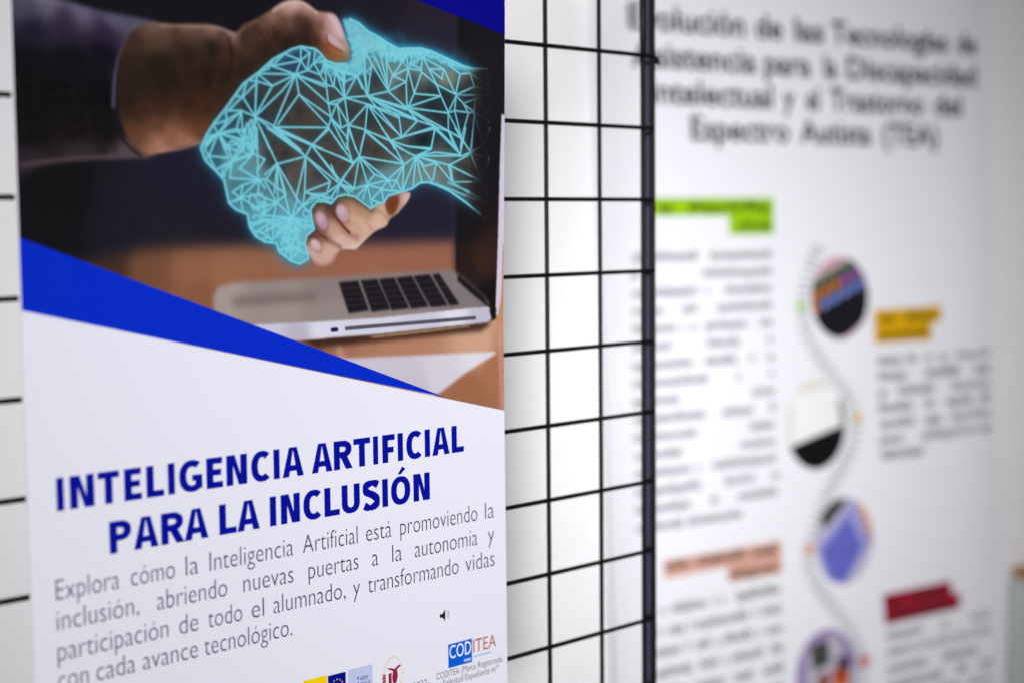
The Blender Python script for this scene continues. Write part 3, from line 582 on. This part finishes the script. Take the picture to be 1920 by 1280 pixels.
L2 = [('P', 204.5, 246), ('A', 250, 296.5), ('R', 301.5, 345), ('A', 345, 390), ('L', 410.5, 443), ('A', 444, 486.5), ('I', 505.5, 517.5), ('N', 526, 562), ('C', 568.3, 603.5), ('L', 607.8, 636.5), ('U', 640.2, 674.3), ('S', 680, 711.5), ('I', 716.3, 727), ('Ó', 732.7, 769), ('N', 774.7, 805.5)]
def heading(letters, ya, yb, kb, name):
    G = Glyphs()
    for ch, xa, xb in letters:
        ym = np.interp((xa+xb)/2, (105, 868), (ya, yb)); (u0, _), (u1, _) = UKP([(xa, ym), (xb, ym)])
        glyph(G, ch, u0, u1, kb, .338, .088, .071)
    a = np.array(G.v); Pq = bsurf(a[:, 0], a[:, 1], 2.0); Pq[:, 1] -= a[:, 2]*0.0004
    return mesh_obj(name, rel(banner, Pq), G.f, title_m, banner)
for Ls, ya, yb, kb in ((L1[:12], 925, 822, 3.152), (L1[12:], 925, 822, 3.152), (L2[:4], 1015, 893, 3.682), (L2[4:6], 1015, 893, 3.682), (L2[6:], 1015, 893, 3.682)):
    tag(heading(Ls, ya, yb, kb, 'heading_word'), 'blue heading word '+''.join(c[0] for c in Ls))

# ---------------------------------------------------------------- running text from the built-in font
JOBS = []      # word, offset -> mesh, converted in one pass
CACHE = {}
def prep(words):
    new = [w for w in words if w not in CACHE]
    objs = []
    for w, off in dict.fromkeys(new):
        c = bpy.data.curves.new('w', 'FONT'); c.body = w; c.offset = off; c.resolution_u = 4
        ob = bpy.data.objects.new('w', c); COL.objects.link(ob); objs.append(((w, off), ob, c))
    bpy.context.view_layer.update(); dg = bpy.context.evaluated_depsgraph_get()
    for key, ob, c in objs:
        m = ob.evaluated_get(dg).to_mesh(); v = np.array([q.co[:2] for q in m.vertices]).reshape(-1, 2); f = [tuple(p.vertices) for p in m.polygons]
        CACHE[key] = (v, f); ob.evaluated_get(dg).to_mesh_clear()
    for key, ob, c in objs: bpy.data.objects.remove(ob); bpy.data.curves.remove(c)
CAPH = 0.70
def text_line(name, items, kb, H, off, m, parent, surf, layer, mono=True):
    """items: (word, u0, u1); every word is fitted between u0 and u1 on the baseline kb; H cap height; a part per word"""
    for w, u0, u1 in items:
        v, f = CACHE[(w, off)]; x0, x1 = v[:, 0].min(), v[:, 0].max(); sx = (u1-u0)/(x1-x0)
        a = np.array([(u0+(x-x0)*sx, kb-y*H/CAPH) for x, y in v]); Pq = surf(a[:, 0], a[:, 1], layer)
        tag(mesh_obj(name, rel(parent, Pq), f, m, parent), 'the word '+w)
prep([('E', 0.0)]); CAPH = CACHE[('E', 0.0)][0][:, 1].max()
body_m = mat('body_text_ink', (66, 54, 88), 0.5, 0.15)
BODY = [(4.061, [('Explora', 104.5, 224), ('cómo', 245.5, 328), ('la', 348, 372), ('Inteligencia', 392.5, 550), ('Artificial', 567.5, 670.5), ('está', 686, 734), ('promoviendo', 750, 895), ('la', 909, 926)], 1126, 971),
    (4.373, [('inclusión,', 106, 261), ('abriendo', 294, 426), ('nuevas', 456, 550), ('puertas', 578, 672), ('a', 697.5, 709), ('la', 735, 753.5), ('autonomía', 777.5, 895), ('y', 914.5, 926.5)], 1182, 1012),
    (4.688, [('participación', 107.5, 316), ('de', 336, 371.5), ('todo', 390, 454), ('el', 472, 495), ('alumnado,', 512.5, 648), ('y', 662, 675), ('transformando', 689.5, 860), ('vidas', 872.5, 927)], 1238, 1067),
    (4.985, [('con', 109, 166), ('cada', 180.5, 254), ('avance', 267.5, 371), ('tecnológico.', 382.5, 548)], 1290, 1102)]
BO = -0.0115
prep([(w, BO) for _, it, _, _ in BODY for w, _, _ in it])
for kb, items, ya, yb in BODY:
    it = []
    for w, xa, xb in items:
        ym = np.interp((xa+xb)/2, (106, 920), (ya, yb))-10; (u0, _), (u1, _) = UKP([(xa, ym), (xb, ym)]); it.append((w, u0, u1))
    text_line('body_word', it, kb, .215, BO, body_m, banner, bsurf, 2.0)

# ---------------------------------------------------------------- small marks at the banner's foot
ink = mat('black_ink', (22, 22, 26), 0.5, 0.15)
logo_blue = mat('logo_blue_ink', (0, 92, 205), 0.5, 0.15); red_ink = mat('brick_red_ink', (172, 84, 74), 0.5, 0.15)
yellow = mat('yellow_ink', (240, 206, 0), 0.5, 0.15); eu_blue = mat('flag_blue_ink', (0, 10, 130), 0.5, 0.15)
lilac = mat('lilac_ink', (188, 194, 226), 0.5, 0.15); wine = mat('wine_red_ink', (140, 30, 66), 0.5, 0.15)
gold = mat('gold_ink', (222, 186, 130), 0.5, 0.15); white_ink = mat('white_ink', (242, 243, 250), 0.5, 0.15); sky_ink = mat('pale_blue_ink', (110, 160, 226), 0.5, 0.15)
def quad_uk(x0, x1, k0, k1): return [(x0, k0), (x1, k0), (x1, k1), (x0, k1)]
def ux(x, y): return UKP([(x, y)])[0]
# loudspeaker sign
g = empty('x'); bpy.data.objects.remove(g)
p = UKP([(824.5, 1151), (824.5, 1158), (829, 1156.5), (834.5, 1163.5), (834.5, 1141), (829, 1150)])
flat('loudspeaker_sign', [p[0], p[1], p[2], p[3], p[4], p[5]], 2.0, ink, n=0)
uc, kc = ux(835, 1152)
grey_ink = mat('grey_ink', (150, 152, 160), 0.5, 0.15)
G = Glyphs()
for r in (.035, .058, .08):
    o_ = [(uc+r*math.cos(t)*.8, kc+r*math.sin(t)) for t in np.linspace(-.8, .8, 8)]; i_ = [(uc+(r-.010)*math.cos(t)*.8, kc+(r-.010)*math.sin(t)) for t in np.linspace(-.8, .8, 8)]; G.ribbon(o_, i_)
def gobj(name, G, m, layer=2.0, parent=banner, surf=None):
    a = np.array(G.v); Pq = (surf or bsurf)(a[:, 0], a[:, 1], layer); Pq[:, 1] -= a[:, 2]*0.0004
    return tag(mesh_obj(name, rel(parent, Pq), G.f, m, parent), kind=None if name == 'seal_figure' else 'stuff')
gobj('sound_waves', G, grey_ink)
# CODITEA mark
(ua, ka) = ux(840, 1207.5); (ub, kb_) = ux(840, 1252); (uc2, kc2) = ux(884.5, 1197); 
flat('logo_square', quad_uk(ua, uc2, ka, kb_), 2.0, logo_blue, n=0)
SO = 0.0
words = [('COD', SO), ('ITEA', SO), ('CODITEA', SO), ('(Marca', SO), ('Registrada,', SO), ('Solicitud', SO), ('Expediente', SO), ('nº', SO), ('PID2022-', SO), ('AGENCIA', .01), ('ESTATAL DE', .01), ('INVESTIGACIÓN', .01), ('u', .03), ('ei', SO)]
prep(words)
kk0 = ka+(kb_-ka)*.62
(ud, _) = ux(930, 1205)
text_line('logo_lettering', [('COD', ua+.02, uc2-.015)], kk0, .165, SO, white_ink, banner, bsurf, 3.2)
text_line('logo_lettering', [('ITEA', uc2+.02, ud)], kk0, .165, SO, red_ink, banner, bsurf, 2.0)
flat('logo_tagline', quad_uk(uc2+.02, ud-.09, kk0+.05, kk0+.062), 2.0, sky_ink, n=0)
flat('logo_tagline', quad_uk(ua+.26, uc2-.02, kk0+.055, kk0+.085), 3.2, lilac, n=0)
def word_row(name, items, kb, H, m, off=SO, dy=-3):
    it = []
    for w, xa, xb, y in items:
        (u0, _), (u1, _) = UKP([(xa, y), (xb, y)]); it.append((w, u0, u1))
    return text_line(name, it, kb, H, off, m, banner, bsurf, 2.0)
cap_m = mat('caption_ink', (110, 108, 124), 0.5, 0.15)
kA = ux(820, 1273)[1]; word_row('caption', [('CODITEA', 818, 861, 1268), ('(Marca', 865, 892, 1256), ('Registrada,', 896, 943, 1244)], kA, .082, cap_m)
kB = ux(845, 1282)[1]; word_row('caption', [('Solicitud', 830, 868, 1280), ('Expediente', 872, 918, 1268), ('nº', 922, 935, 1258)], kB, .082, cap_m)
kC = ux(790, 1287)[1]; word_row('caption', [('PID2022-', 752, 805, 1284)], kC, .085, cap_m)
# public body marks in the lower row
def mark(name, xa, xb, ytop, m, drop=.42, layer=2.0):
    (u0, k0) = ux(xa, ytop); (u1, k1) = ux(xb, ytop); flat(name, quad_uk(u0, u1, k0, k0+drop), layer, m, n=0); return u0, u1, k0
mark('yellow_mark', 568, 613, 1276, yellow)
u0, u1, k0 = mark('flag_mark', 614.5, 648, 1266.5, eu_blue)
G = Glyphs()
for i in range(12):
    t = i*math.pi/6; cx, cy = (u0+u1)/2+.085*math.cos(t), k0+.15+.085*math.sin(t)
    G.poly([(cx+(.013 if j % 2 == 0 else .0055)*math.sin(j*math.pi/5), cy-(.013 if j % 2 == 0 else .0055)*math.cos(j*math.pi/5)) for j in range(10)])
gobj('flag_star', G, yellow, 3.2)
u0, u1, k0 = mark('agency_mark', 652, 698, 1255.5, lilac)
text_line('agency_letters', [('ei', u0+.02, u0+.16)], k0+.34, .25, SO, logo_blue, banner, bsurf, 3.2)
for i, w in enumerate(('AGENCIA', 'ESTATAL DE', 'INVESTIGACIÓN')):
    text_line('agency_letters', [(w, u0+.175, u0+.175+(.12, .15, .21)[i])], k0+.16+.075*i, .045, .01, eu_blue, banner, bsurf, 3.2)
(us, ks) = ux(736.5, 1262)
G = Glyphs()
for i in range(22):       # ring of small letters round the seal
    t = math.radians(-205+i*11.4+(4 if i > 11 else 0)); c, s_ = math.cos(t), math.sin(t)
    pr, pt = (c*.155, s_*.215), (-s_, c)
    G.poly([(us+pr[0]+pt[0]*a-c*b2, ks+pr[1]+pt[1]*a-s_*b2) for a, b2 in ((-.011, 0), (.011, 0), (.011, .008), (-.011, .008))])
    G.poly([(us+pr[0]+pt[0]*a-c*b2, ks+pr[1]+pt[1]*a-s_*b2) for a, b2 in ((-.004, .008), (.004, .008), (.004, .03), (-.004, .03))])
gobj('seal_ring', G, gold)
text_line('seal_letter', [('u', us-.16, us-.02)], ks+.16, .25, .03, wine, banner, bsurf, 2.0)
def blob(pts): return [(us+x, ks+y) for x, y in pts]
G = Glyphs(); G.poly(blob([(.00, -.02), (.03, -.045), (.07, -.02), (.075, .05), (.055, .11), (.02, .14), (-.005, .10), (-.012, .04)])); G.poly(blob([(-.09, -.085), (-.03, -.075), (.02, -.055), (.10, -.095), (.13, -.08), (.07, -.045), (.05, -.01), (.02, -.015), (-.02, -.045), (-.07, -.065)]))
gobj('seal_figure', G, wine)
# ---------------------------------------------------------------- the far poster
def psurf(a, b, layer=0):
    """point of the far poster: a across, b down; its right edge curls back a little"""
    a = np.asarray(a, float); b = np.asarray(b, float)
    n = 0.25*sstep(a, 4.6, 7.5)**2 - 0.004*layer
    q = QO + PS*a[..., None]*Q[:, 0] + PS*b[..., None]*Q[:, 1] + n[..., None]*Q[:, 2]
    return np.stack([.1*q[..., 0], .1*q[..., 2], ZB-.1*q[..., 1]], -1)
def ab(x, y):
    d = np.array([(x-960)/F, (y-640)/F, 1.]) @ R; nv = Q[:, 2]
    q = CP + (nv@(QO-CP))/(nv@d)*d; w = Q.T@(q-QO)/PS; return w[0], w[1]
AL, AR, BT, BB = -5.12, 6.17, -7.7, 10.8
pc = psurf(np.array(.5), np.array(BB))
poster = empty('information_poster', tuple(pc))
tag(poster, 'large white poster on assistive technology with green, yellow, salmon and red headings, out of focus', 'poster')
uu_, kk_ = np.meshgrid(np.linspace(AL, AR, 40), np.linspace(BT, BB, 30)); Pq = psurf(uu_.ravel(), kk_.ravel())
bk = Pq+np.array([Q[0, 2], Q[2, 2], -Q[1, 2]])*.004
nu, nk = 40, 30; fs = [(j*nu+i, (j+1)*nu+i, (j+1)*nu+i+1, j*nu+i+1) for j in range(nk-1) for i in range(nu-1)]
N = nu*nk; fs += [tuple(N+a for a in reversed(q)) for q in fs]
ring_ = list(range(nu)) + [j*nu+nu-1 for j in range(1, nk)] + [(nk-1)*nu+i for i in range(nu-2, -1, -1)] + [j*nu for j in range(nk-2, 0, -1)]
nr = len(ring_); PB = np.vstack([Pq, bk]); PB = np.vstack([PB, PB[ring_], PB[[N+i for i in ring_]]]); fs += [(2*N+i, 2*N+(i+1) % nr, 2*N+nr+(i+1) % nr, 2*N+nr+i) for i in range(nr)]
post_w = mat('poster_board', (244, 243, 252), 0.5, 0.25, 0.05, 500)
mesh_obj('board', rel(poster, PB), fs, post_w, poster, True)
p_ink = mat('poster_ink', (22, 20, 28), 0.5, 0.15); p_grey = mat('poster_text_ink', (106, 108, 114), 0.5, 0.15)
TITLE = [(-5.85, .47, [('Evolución', 1178, 1397), ('de', 1416, 1467), ('las', 1490, 1545), ('Tecnologías', 1558, 1778), ('de', 1795, 1832)], 53, 104),
    (-5.12, .47, [('Asistencia', 1184, 1418), ('para', 1433, 1520), ('la', 1545, 1570), ('Discapacidad', 1588, 1832)], 118, 165),
    (-4.42, .47, [('Intelectual', 1219, 1449), ('y', 1468, 1490), ('el', 1512, 1536), ('Trastorno', 1556, 1732), ('del', 1752, 1803)], 189, 221),
    (-3.72, .47, [('Espectro', 1296, 1480), ('Autista', 1500, 1634), ('(TEA)', 1655, 1759)], 262, 277)]
prep([(w, .022) for r in TITLE for w, _, _ in r[2]])
for kb, H, it, ya, yb in TITLE:
    q = [(w, ab(xa, np.interp(xa, (1180, 1831), (ya, yb)))[0], ab(xb, np.interp(xb, (1180, 1831), (ya, yb)))[0]) for w, xa, xb in it]
    text_line('title_word', q, kb, H, .022, p_ink, poster, psurf, 2)
def pflat(name, pts, m, layer=1, px=True):
    return flat(name, [ab(*p) for p in pts] if px else pts, layer, m, poster, psurf, 0 if min(p[0] for p in pts) < 1700 else 3)
green = mat('lime_marker', (156, 204, 22), 0.5, 0.15); amber = mat('amber_marker', (222, 170, 8), 0.5, 0.15); salmon = mat('salmon_marker', (218, 166, 148), 0.5, 0.15); crim = mat('crimson_marker', (160, 28, 52), 0.5, 0.15)
pflat('green_heading', [(1215, 371.5), (1451, 371), (1451, 440), (1367, 441), (1366, 405), (1215, 406)], green)
pflat('amber_heading', [(1638, 582), (1765, 573), (1765, 603), (1747, 605), (1747, 637), (1640, 645)], amber)
pflat('salmon_heading', [(1244, 1050), (1464, 1012), (1467, 1074), (1365, 1092), (1363, 1062), (1245, 1084)], salmon)
pflat('red_heading', [(1655, 1114), (1783, 1087), (1785, 1111), (1800, 1109), (1800, 1139), (1659, 1171)], crim)
# unreadable small print: rows of short strokes grouped like words
BAND = []
def small_print(name, rows, H, m, sw=.030, soft=True):
    G = Glyphs()
    for (a0, a1, kb) in rows:
        x = a0; BAND.append((a0, a1, kb, H)) if soft else None
        while x < a1-.05:
            t = random.random(); h = H*(.68 if t < .72 else 1.0)
            wv = random.uniform(.07, .11)*H/.2
            if t < .15: y0 = -H*.28
            else: y0 = 0
            G.poly([(x, kb-y0-0), (x+sw, kb-y0), (x+sw, kb-h), (x, kb-h)]); G.z = 0
            if random.random() < .7: G.poly([(x+sw, kb-h*.98), (min(x+wv*.8, a1), kb-h*.98), (min(x+wv*.8, a1), kb-h*.98+sw*.8), (x+sw, kb-h*.98+sw*.8)]); G.z = 0
            if random.random() < .6: G.poly([(x+sw, kb), (min(x+wv*.8, a1), kb), (min(x+wv*.8, a1), kb-sw*.8), (x+sw, kb-sw*.8)]); G.z = 0
            x += wv+.012
    a = np.array(G.v); return tag(mesh_obj(name, rel(poster, psurf(a[:, 0], a[:, 1], 2)), G.f, m, poster), kind='stuff')
def rows_px(y_at, xs_rows, xref):
    out = []
    for y, xs in zip(y_at, xs_rows):
        kb = ab(xref, y)[1]+.07
        for xa, xb in xs: out.append((ab(xa, y)[0], ab(xb, y)[0], kb))
    return out
LR = [[(1186, 1308), (1330, 1448)], [(1183, 1200), (1318, 1448)], [(1186, 1308), (1322, 1328), (1360, 1448)], [(1186, 1246), (1280, 1308), (1345, 1448)], [(1186, 1268), (1277, 1283), (1297, 1307), (1322, 1400), (1424, 1448)],
      [(1186, 1258), (1325, 1387), (1440, 1450)], [(1186, 1300), (1322, 1380), (1405, 1416), (1440, 1450)], [(1187, 1328), (1381, 1390), (1443, 1452)], [(1187, 1274), (1412, 1452)], [(1188, 1322), (1355, 1412), (1444, 1454)], [(1189, 1306), (1405, 1453)],
      [(1190, 1278), (1388, 1454)], [(1190, 1294), (1306, 1312), (1335, 1455)], [(1191, 1312), (1358, 1414), (1448, 1462)], [(1192, 1294), (1332, 1348), (1384, 1458)], [(1193, 1280), (1290, 1392)]]
ys = [477+31.9*i for i in range(16)]
small_print('text_block', rows_px(ys, LR, 1440), .185, p_grey, .034)
LR2 = [[(1238, 1246), (1258, 1324), (1336, 1342), (1352, 1360), (1380, 1464)], [(1232, 1240), (1252, 1282), (1292, 1298), (1304, 1404), (1414, 1420), (1430, 1466)], [(1228, 1276), (1286, 1292), (1304, 1332), (1342, 1348), (1356, 1412), (1422, 1428), (1438, 1468)],
       [(1230, 1296), (1312, 1346), (1356, 1362), (1372, 1430), (1446, 1470)], [(1232, 1290), (1304, 1360), (1376, 1412), (1432, 1470)], [(1232, 1330), (1350, 1420), (1440, 1470)]]
small_print('text_block', rows_px([1105+37*i for i in range(6)], LR2, 1458), .21, p_grey, .040)
RR = [[(1646, 1690), (1700, 1720), (1736, 1748), (1762, 1776), (1792, 1858)], [(1647, 1702), (1736, 1800), (1828, 1858)], [(1648, 1664), (1684, 1752), (1786, 1858)], [(1648, 1712), (1736, 1752), (1774, 1824), (1840, 1858)], [(1650, 1716), (1736, 1764), (1784, 1858)], [(1650, 1694), (1730, 1834), (1842, 1860)], [(1652, 1732)]]
small_print('text_block', rows_px([677+29.6*i for i in range(7)], RR, 1660), .215, p_grey, .050)
RR2 = [[(1662, 1728), (1766, 1780), (1822, 1860)], [(1664, 1860)], [(1665, 1740), (1768, 1832)], [(1666, 1768), (1796, 1816), (1840, 1862)], [(1667, 1800), (1820, 1862)]]
small_print('text_block', rows_px([1192+31.5*i for i in range(5)], RR2, 1668), .21, p_grey, .034)
hd = mat('heading_text_ink', (34, 34, 22), 0.5, 0.15)
def heads(rows, H=.20):
    small = []
    for y, xref, xs in rows:
        kb = ab(xref, y)[1]+.08
        for xa, xb in xs: small.append((ab(xa, y)[0], ab(xb, y)[0], kb))
    small_print('heading_text', small, H, hd, .052, False)
heads([(389, 1350, [(1234, 1262), (1292, 1446)]), (424, 1420, [(1384, 1446)]), (598, 1650, [(1650, 1676), (1698, 1756)]), (629, 1650, [(1650, 1740)]), (1060, 1255, [(1248, 1292), (1308, 1396), (1412, 1458)]), (1072, 1400, [(1370, 1462)]), (1130, 1665, [(1664, 1690), (1712, 1770)]), (1157, 1665, [(1664, 1790)])])
G = Glyphs()
for a0_, a1_, kb_b, H_b in BAND: G.poly([(a0_, kb_b), (a1_, kb_b), (a1_, kb_b-H_b*.72), (a0_, kb_b-H_b*.72)]); G.z = 0
gobj('text_tint', G, mat('text_tint_ink', (206, 206, 212), 0.5, 0.15), 1, poster, psurf)
# round pictures
def disc(name, cx, cy, rx, ry, m, layer=1, n=36):
    c = ab(cx, cy); r = (ab(cx+rx, cy)[0]-c[0]); r2 = ab(cx, cy+ry)[1]-c[1]
    return pflat(name, [(c[0]+r*math.cos(t), c[1]+r2*math.sin(t)) for t in np.linspace(0, 2*math.pi, n, endpoint=False)], m, layer, False), c, r, r2
def clipped(name, c, r, r2, poly, m, layer):
    """polygon in disc units clipped to the disc"""
    P_ = [np.array(q, float) for q in poly]; N_ = 40
    circ = [np.array((math.cos(t), math.sin(t))) for t in np.linspace(0, 2*math.pi, N_, endpoint=False)]
    for a, b in zip(circ, circ[1:]+circ[:1]):
        out = []; e = b-a
        for p1, p2 in zip(P_, P_[1:]+P_[:1]):
            s1 = e[0]*(p1[1]-a[1])-e[1]*(p1[0]-a[0]); s2 = e[0]*(p2[1]-a[1])-e[1]*(p2[0]-a[0])
            if s1 >= 0: out.append(p1)
            if (s1 >= 0) != (s2 >= 0): out.append(p1+(p2-p1)*s1/(s1-s2))
        P_ = out
        if len(P_) < 3: return
    return pflat(name, [(c[0]+r*p_[0], c[1]+r2*p_[1]) for p_ in P_], m, layer, False)
cm = lambda n_, c_: mat(n_, c_, 0.5, 0.15)
_, c, r, r2 = disc('round_picture', 1575, 558, 53, 77, cm('dusty_pink_ink', (206, 160, 172)))
clipped('device', c, r, r2, [(-1.2, -.25), (.9, -1.15), (1.3, .35), (.2, .95), (-.6, 1.1), (-1.2, .6)], cm('device_black_ink', (26, 24, 32)), 2)
cols = [('key_green_ink', (104, 130, 104)), ('key_brown_ink', (206, 130, 66)), ('key_blue_ink', (124, 142, 216)), ('key_purple_ink', (170, 104, 176))]
for rI in range(4):
    for cI in range(6):
        x0_ = -1.0+cI*.36; y0_ = -.42+rI*.31-(x0_+1)*.36
        cc_ = cols[0] if rI == 0 else (cols[1] if cI < 3 else cols[3]) if rI in (1,) else cols[2] if rI >= 2 else cols[2]
        if rI == 2 and cI < 1: cc_ = cols[1]
        if rI == 3: continue
        clipped('key', c, r, r2, [(x0_, y0_), (x0_+.25, y0_-.09), (x0_+.25, y0_+.12), (x0_, y0_+.21)], cm(*cc_), 3)
_, c, r, r2 = disc('round_picture', 1530, 795, 55, 84, cm('cream_ink', (228, 224, 214)))
clipped('paper', c, r, r2, [(-.75, -.7), (.8, -.85), (.85, .2), (-.8, .5)], cm('paper_white_ink', (246, 246, 246)), 2)
clipped('dark_band', c, r, r2, [(-1.2, .50), (1.2, .0), (1.2, 1.2), (-1.2, 1.2)], cm('near_black_ink', (18, 15, 15)), 3)
clipped('rim', c, r, r2, [(.72, -.5), (1.1, -.5), (1.1, .2), (.86, .2)], cm('taupe_ink', (150, 140, 136)), 4)
_, c, r, r2 = disc('round_picture', 1583, 1013, 54, 82, cm('pale_lilac_ink', (196, 190, 214)))
clipped('tile', c, r, r2, [(-.95, .05), (.35, -.95), (.95, .1), (.0, 1.0), (-.6, .9)], cm('periwinkle_light_ink', (160, 160, 216)), 2)
clipped('tile', c, r, r2, [(-.80, .15), (.15, -.55), (.62, .2), (-.05, .95), (-.5, .8)], cm('periwinkle_ink', (104, 106, 196)), 3)
clipped('dark_corner', c, r, r2, [(-.8, -.55), (-.4, -1.1), (.15, -1.1), (.0, -.80), (-.65, -.35)], cm('olive_black_ink', (58, 60, 50)), 4)
clipped('orange_side', c, r, r2, [(.35, -1.1), (1.1, -.6), (1.1, .4), (.85, .1), (.55, -.6)], cm('peach_ink', (220, 168, 146)), 2)
_, c, r, r2 = disc('round_picture', 1550, 1264, 57, 86, cm('mauve_ink', (160, 140, 184)))
clipped('inner', c, r, r2, [(-.6, -.6), (.3, -.85), (.9, 0), (.7, 1.2), (-.7, 1.2)], cm('pale_grey_ink', (190, 186, 196)), 2)
for x_, y_, s_, c_ in ((-.2, -.45, .32, ('iron_ink', (70, 72, 68))), (.45, .12, .28, ('orange_red_ink', (200, 84, 30))), (-.1, .15, .22, ('rose_brown_ink', (150, 84, 84))), (.55, -.15, .24, ('dark_violet_ink', (92, 72, 110)))):
    clipped('piece', c, r, r2, [(x_-s_, y_-s_*.7), (x_+s_*.8, y_-s_), (x_+s_, y_+s_*.6), (x_-s_*.7, y_+s_)], cm(*c_), 3)
for x_, y_, r_, c_ in ((1500, 574, 9, ('dot_green_ink', (168, 214, 110))), (1608, 783, 9, ('dot_yellow_ink', (226, 188, 84))), (1516, 1030, 10, ('dot_orange_ink', (224, 168, 116))), (1620, 1238, 11, ('dot_rose_ink', (206, 116, 112)))):
    disc('dot', x_, y_, r_, r_, cm(*c_), 5, 14)
# beaded ribbon winding between the pictures
path = smooth_loop([ab(*p_) for p_ in [(1540, 452), (1520, 500), (1508, 552), (1506, 600), (1522, 645), (1552, 692), (1588, 738), (1604, 785), (1600, 832), (1576, 880), (1550, 930), (1530, 985), (1514, 1035), (1524, 1082), (1552, 1125), (1588, 1170), (1612, 1220), (1618, 1275), (1612, 1330)]], 14, False)
G = Glyphs(); acc = 0.; last = path[0]
for i in range(1, len(path)):
    acc += np.hypot(*(path[i]-path[i-1]))
    if acc < .14: continue
    acc = 0.; d = path[min(i+1, len(path)-1)]-path[i-1]; d /= np.hypot(*d); nn = np.array((-d[1], d[0])); cpt = path[i]; wv = .19+.02*((i*7) % 3)
    G.poly([tuple(cpt+nn*wv*math.cos(t)+d*(.046*math.sin(t)+.05*math.cos(t))) for t in np.linspace(0, 2*math.pi, 12, endpoint=False)]); G.z = 0
gobj('winding_ribbon', G, mat('ribbon_grey_ink', (186, 188, 192), 0.5, 0.15), 1, poster, psurf)

# ---------------------------------------------------------------- cabinet far right behind the poster
oak = mat('oak_edge', (186, 138, 84), 0.5, 0.3, 0.1, 80, var=0.15); cab_m = mat('pale_green_cabinet', (214, 222, 220), 0.5, 0.3, 0.05, 90)
def cab_box(a0, a1, d0, d1, z0, z1):
    vs = []
    for a in (a0, a1):
        for d in (d0, d1):
            for z in (z0, z1):
                p_ = wo+wd_*a-wn*d; vs.append((p_.x, p_.y, z))
    return vs, [(0, 1, 3, 2), (4, 6, 7, 5), (0, 4, 5, 1), (2, 3, 7, 6), (1, 5, 7, 3), (0, 2, 6, 4)]
CA, CZ = 0.872, 0.440
pb = wo+wd_*(CA+.5)-wn*.2
cabn = empty('cabinet', (pb.x, pb.y, 0)); tag(cabn, 'pale cabinet with an oak top at the far right edge, behind the large poster', 'cabinet')
v, f = cab_box(CA, CA+1.0, .02, .36, 0.002, CZ); mesh_obj('body', rel(cabn, v), f, cab_m, cabn)
v, f = cab_box(CA+.02, CA+1.02, .01, .38, CZ+.001, CZ+.028); mesh_obj('top', rel(cabn, v), f, oak, cabn)
v, f = cab_box(CA+.03, CA+.49, .361, .378, .06, CZ-.03); mesh_obj('door', rel(cabn, v), f, cab_m, cabn)
v, f = cab_box(CA+.51, CA+.97, .361, .378, .06, CZ-.03); mesh_obj('door', rel(cabn, v), f, cab_m, cabn)
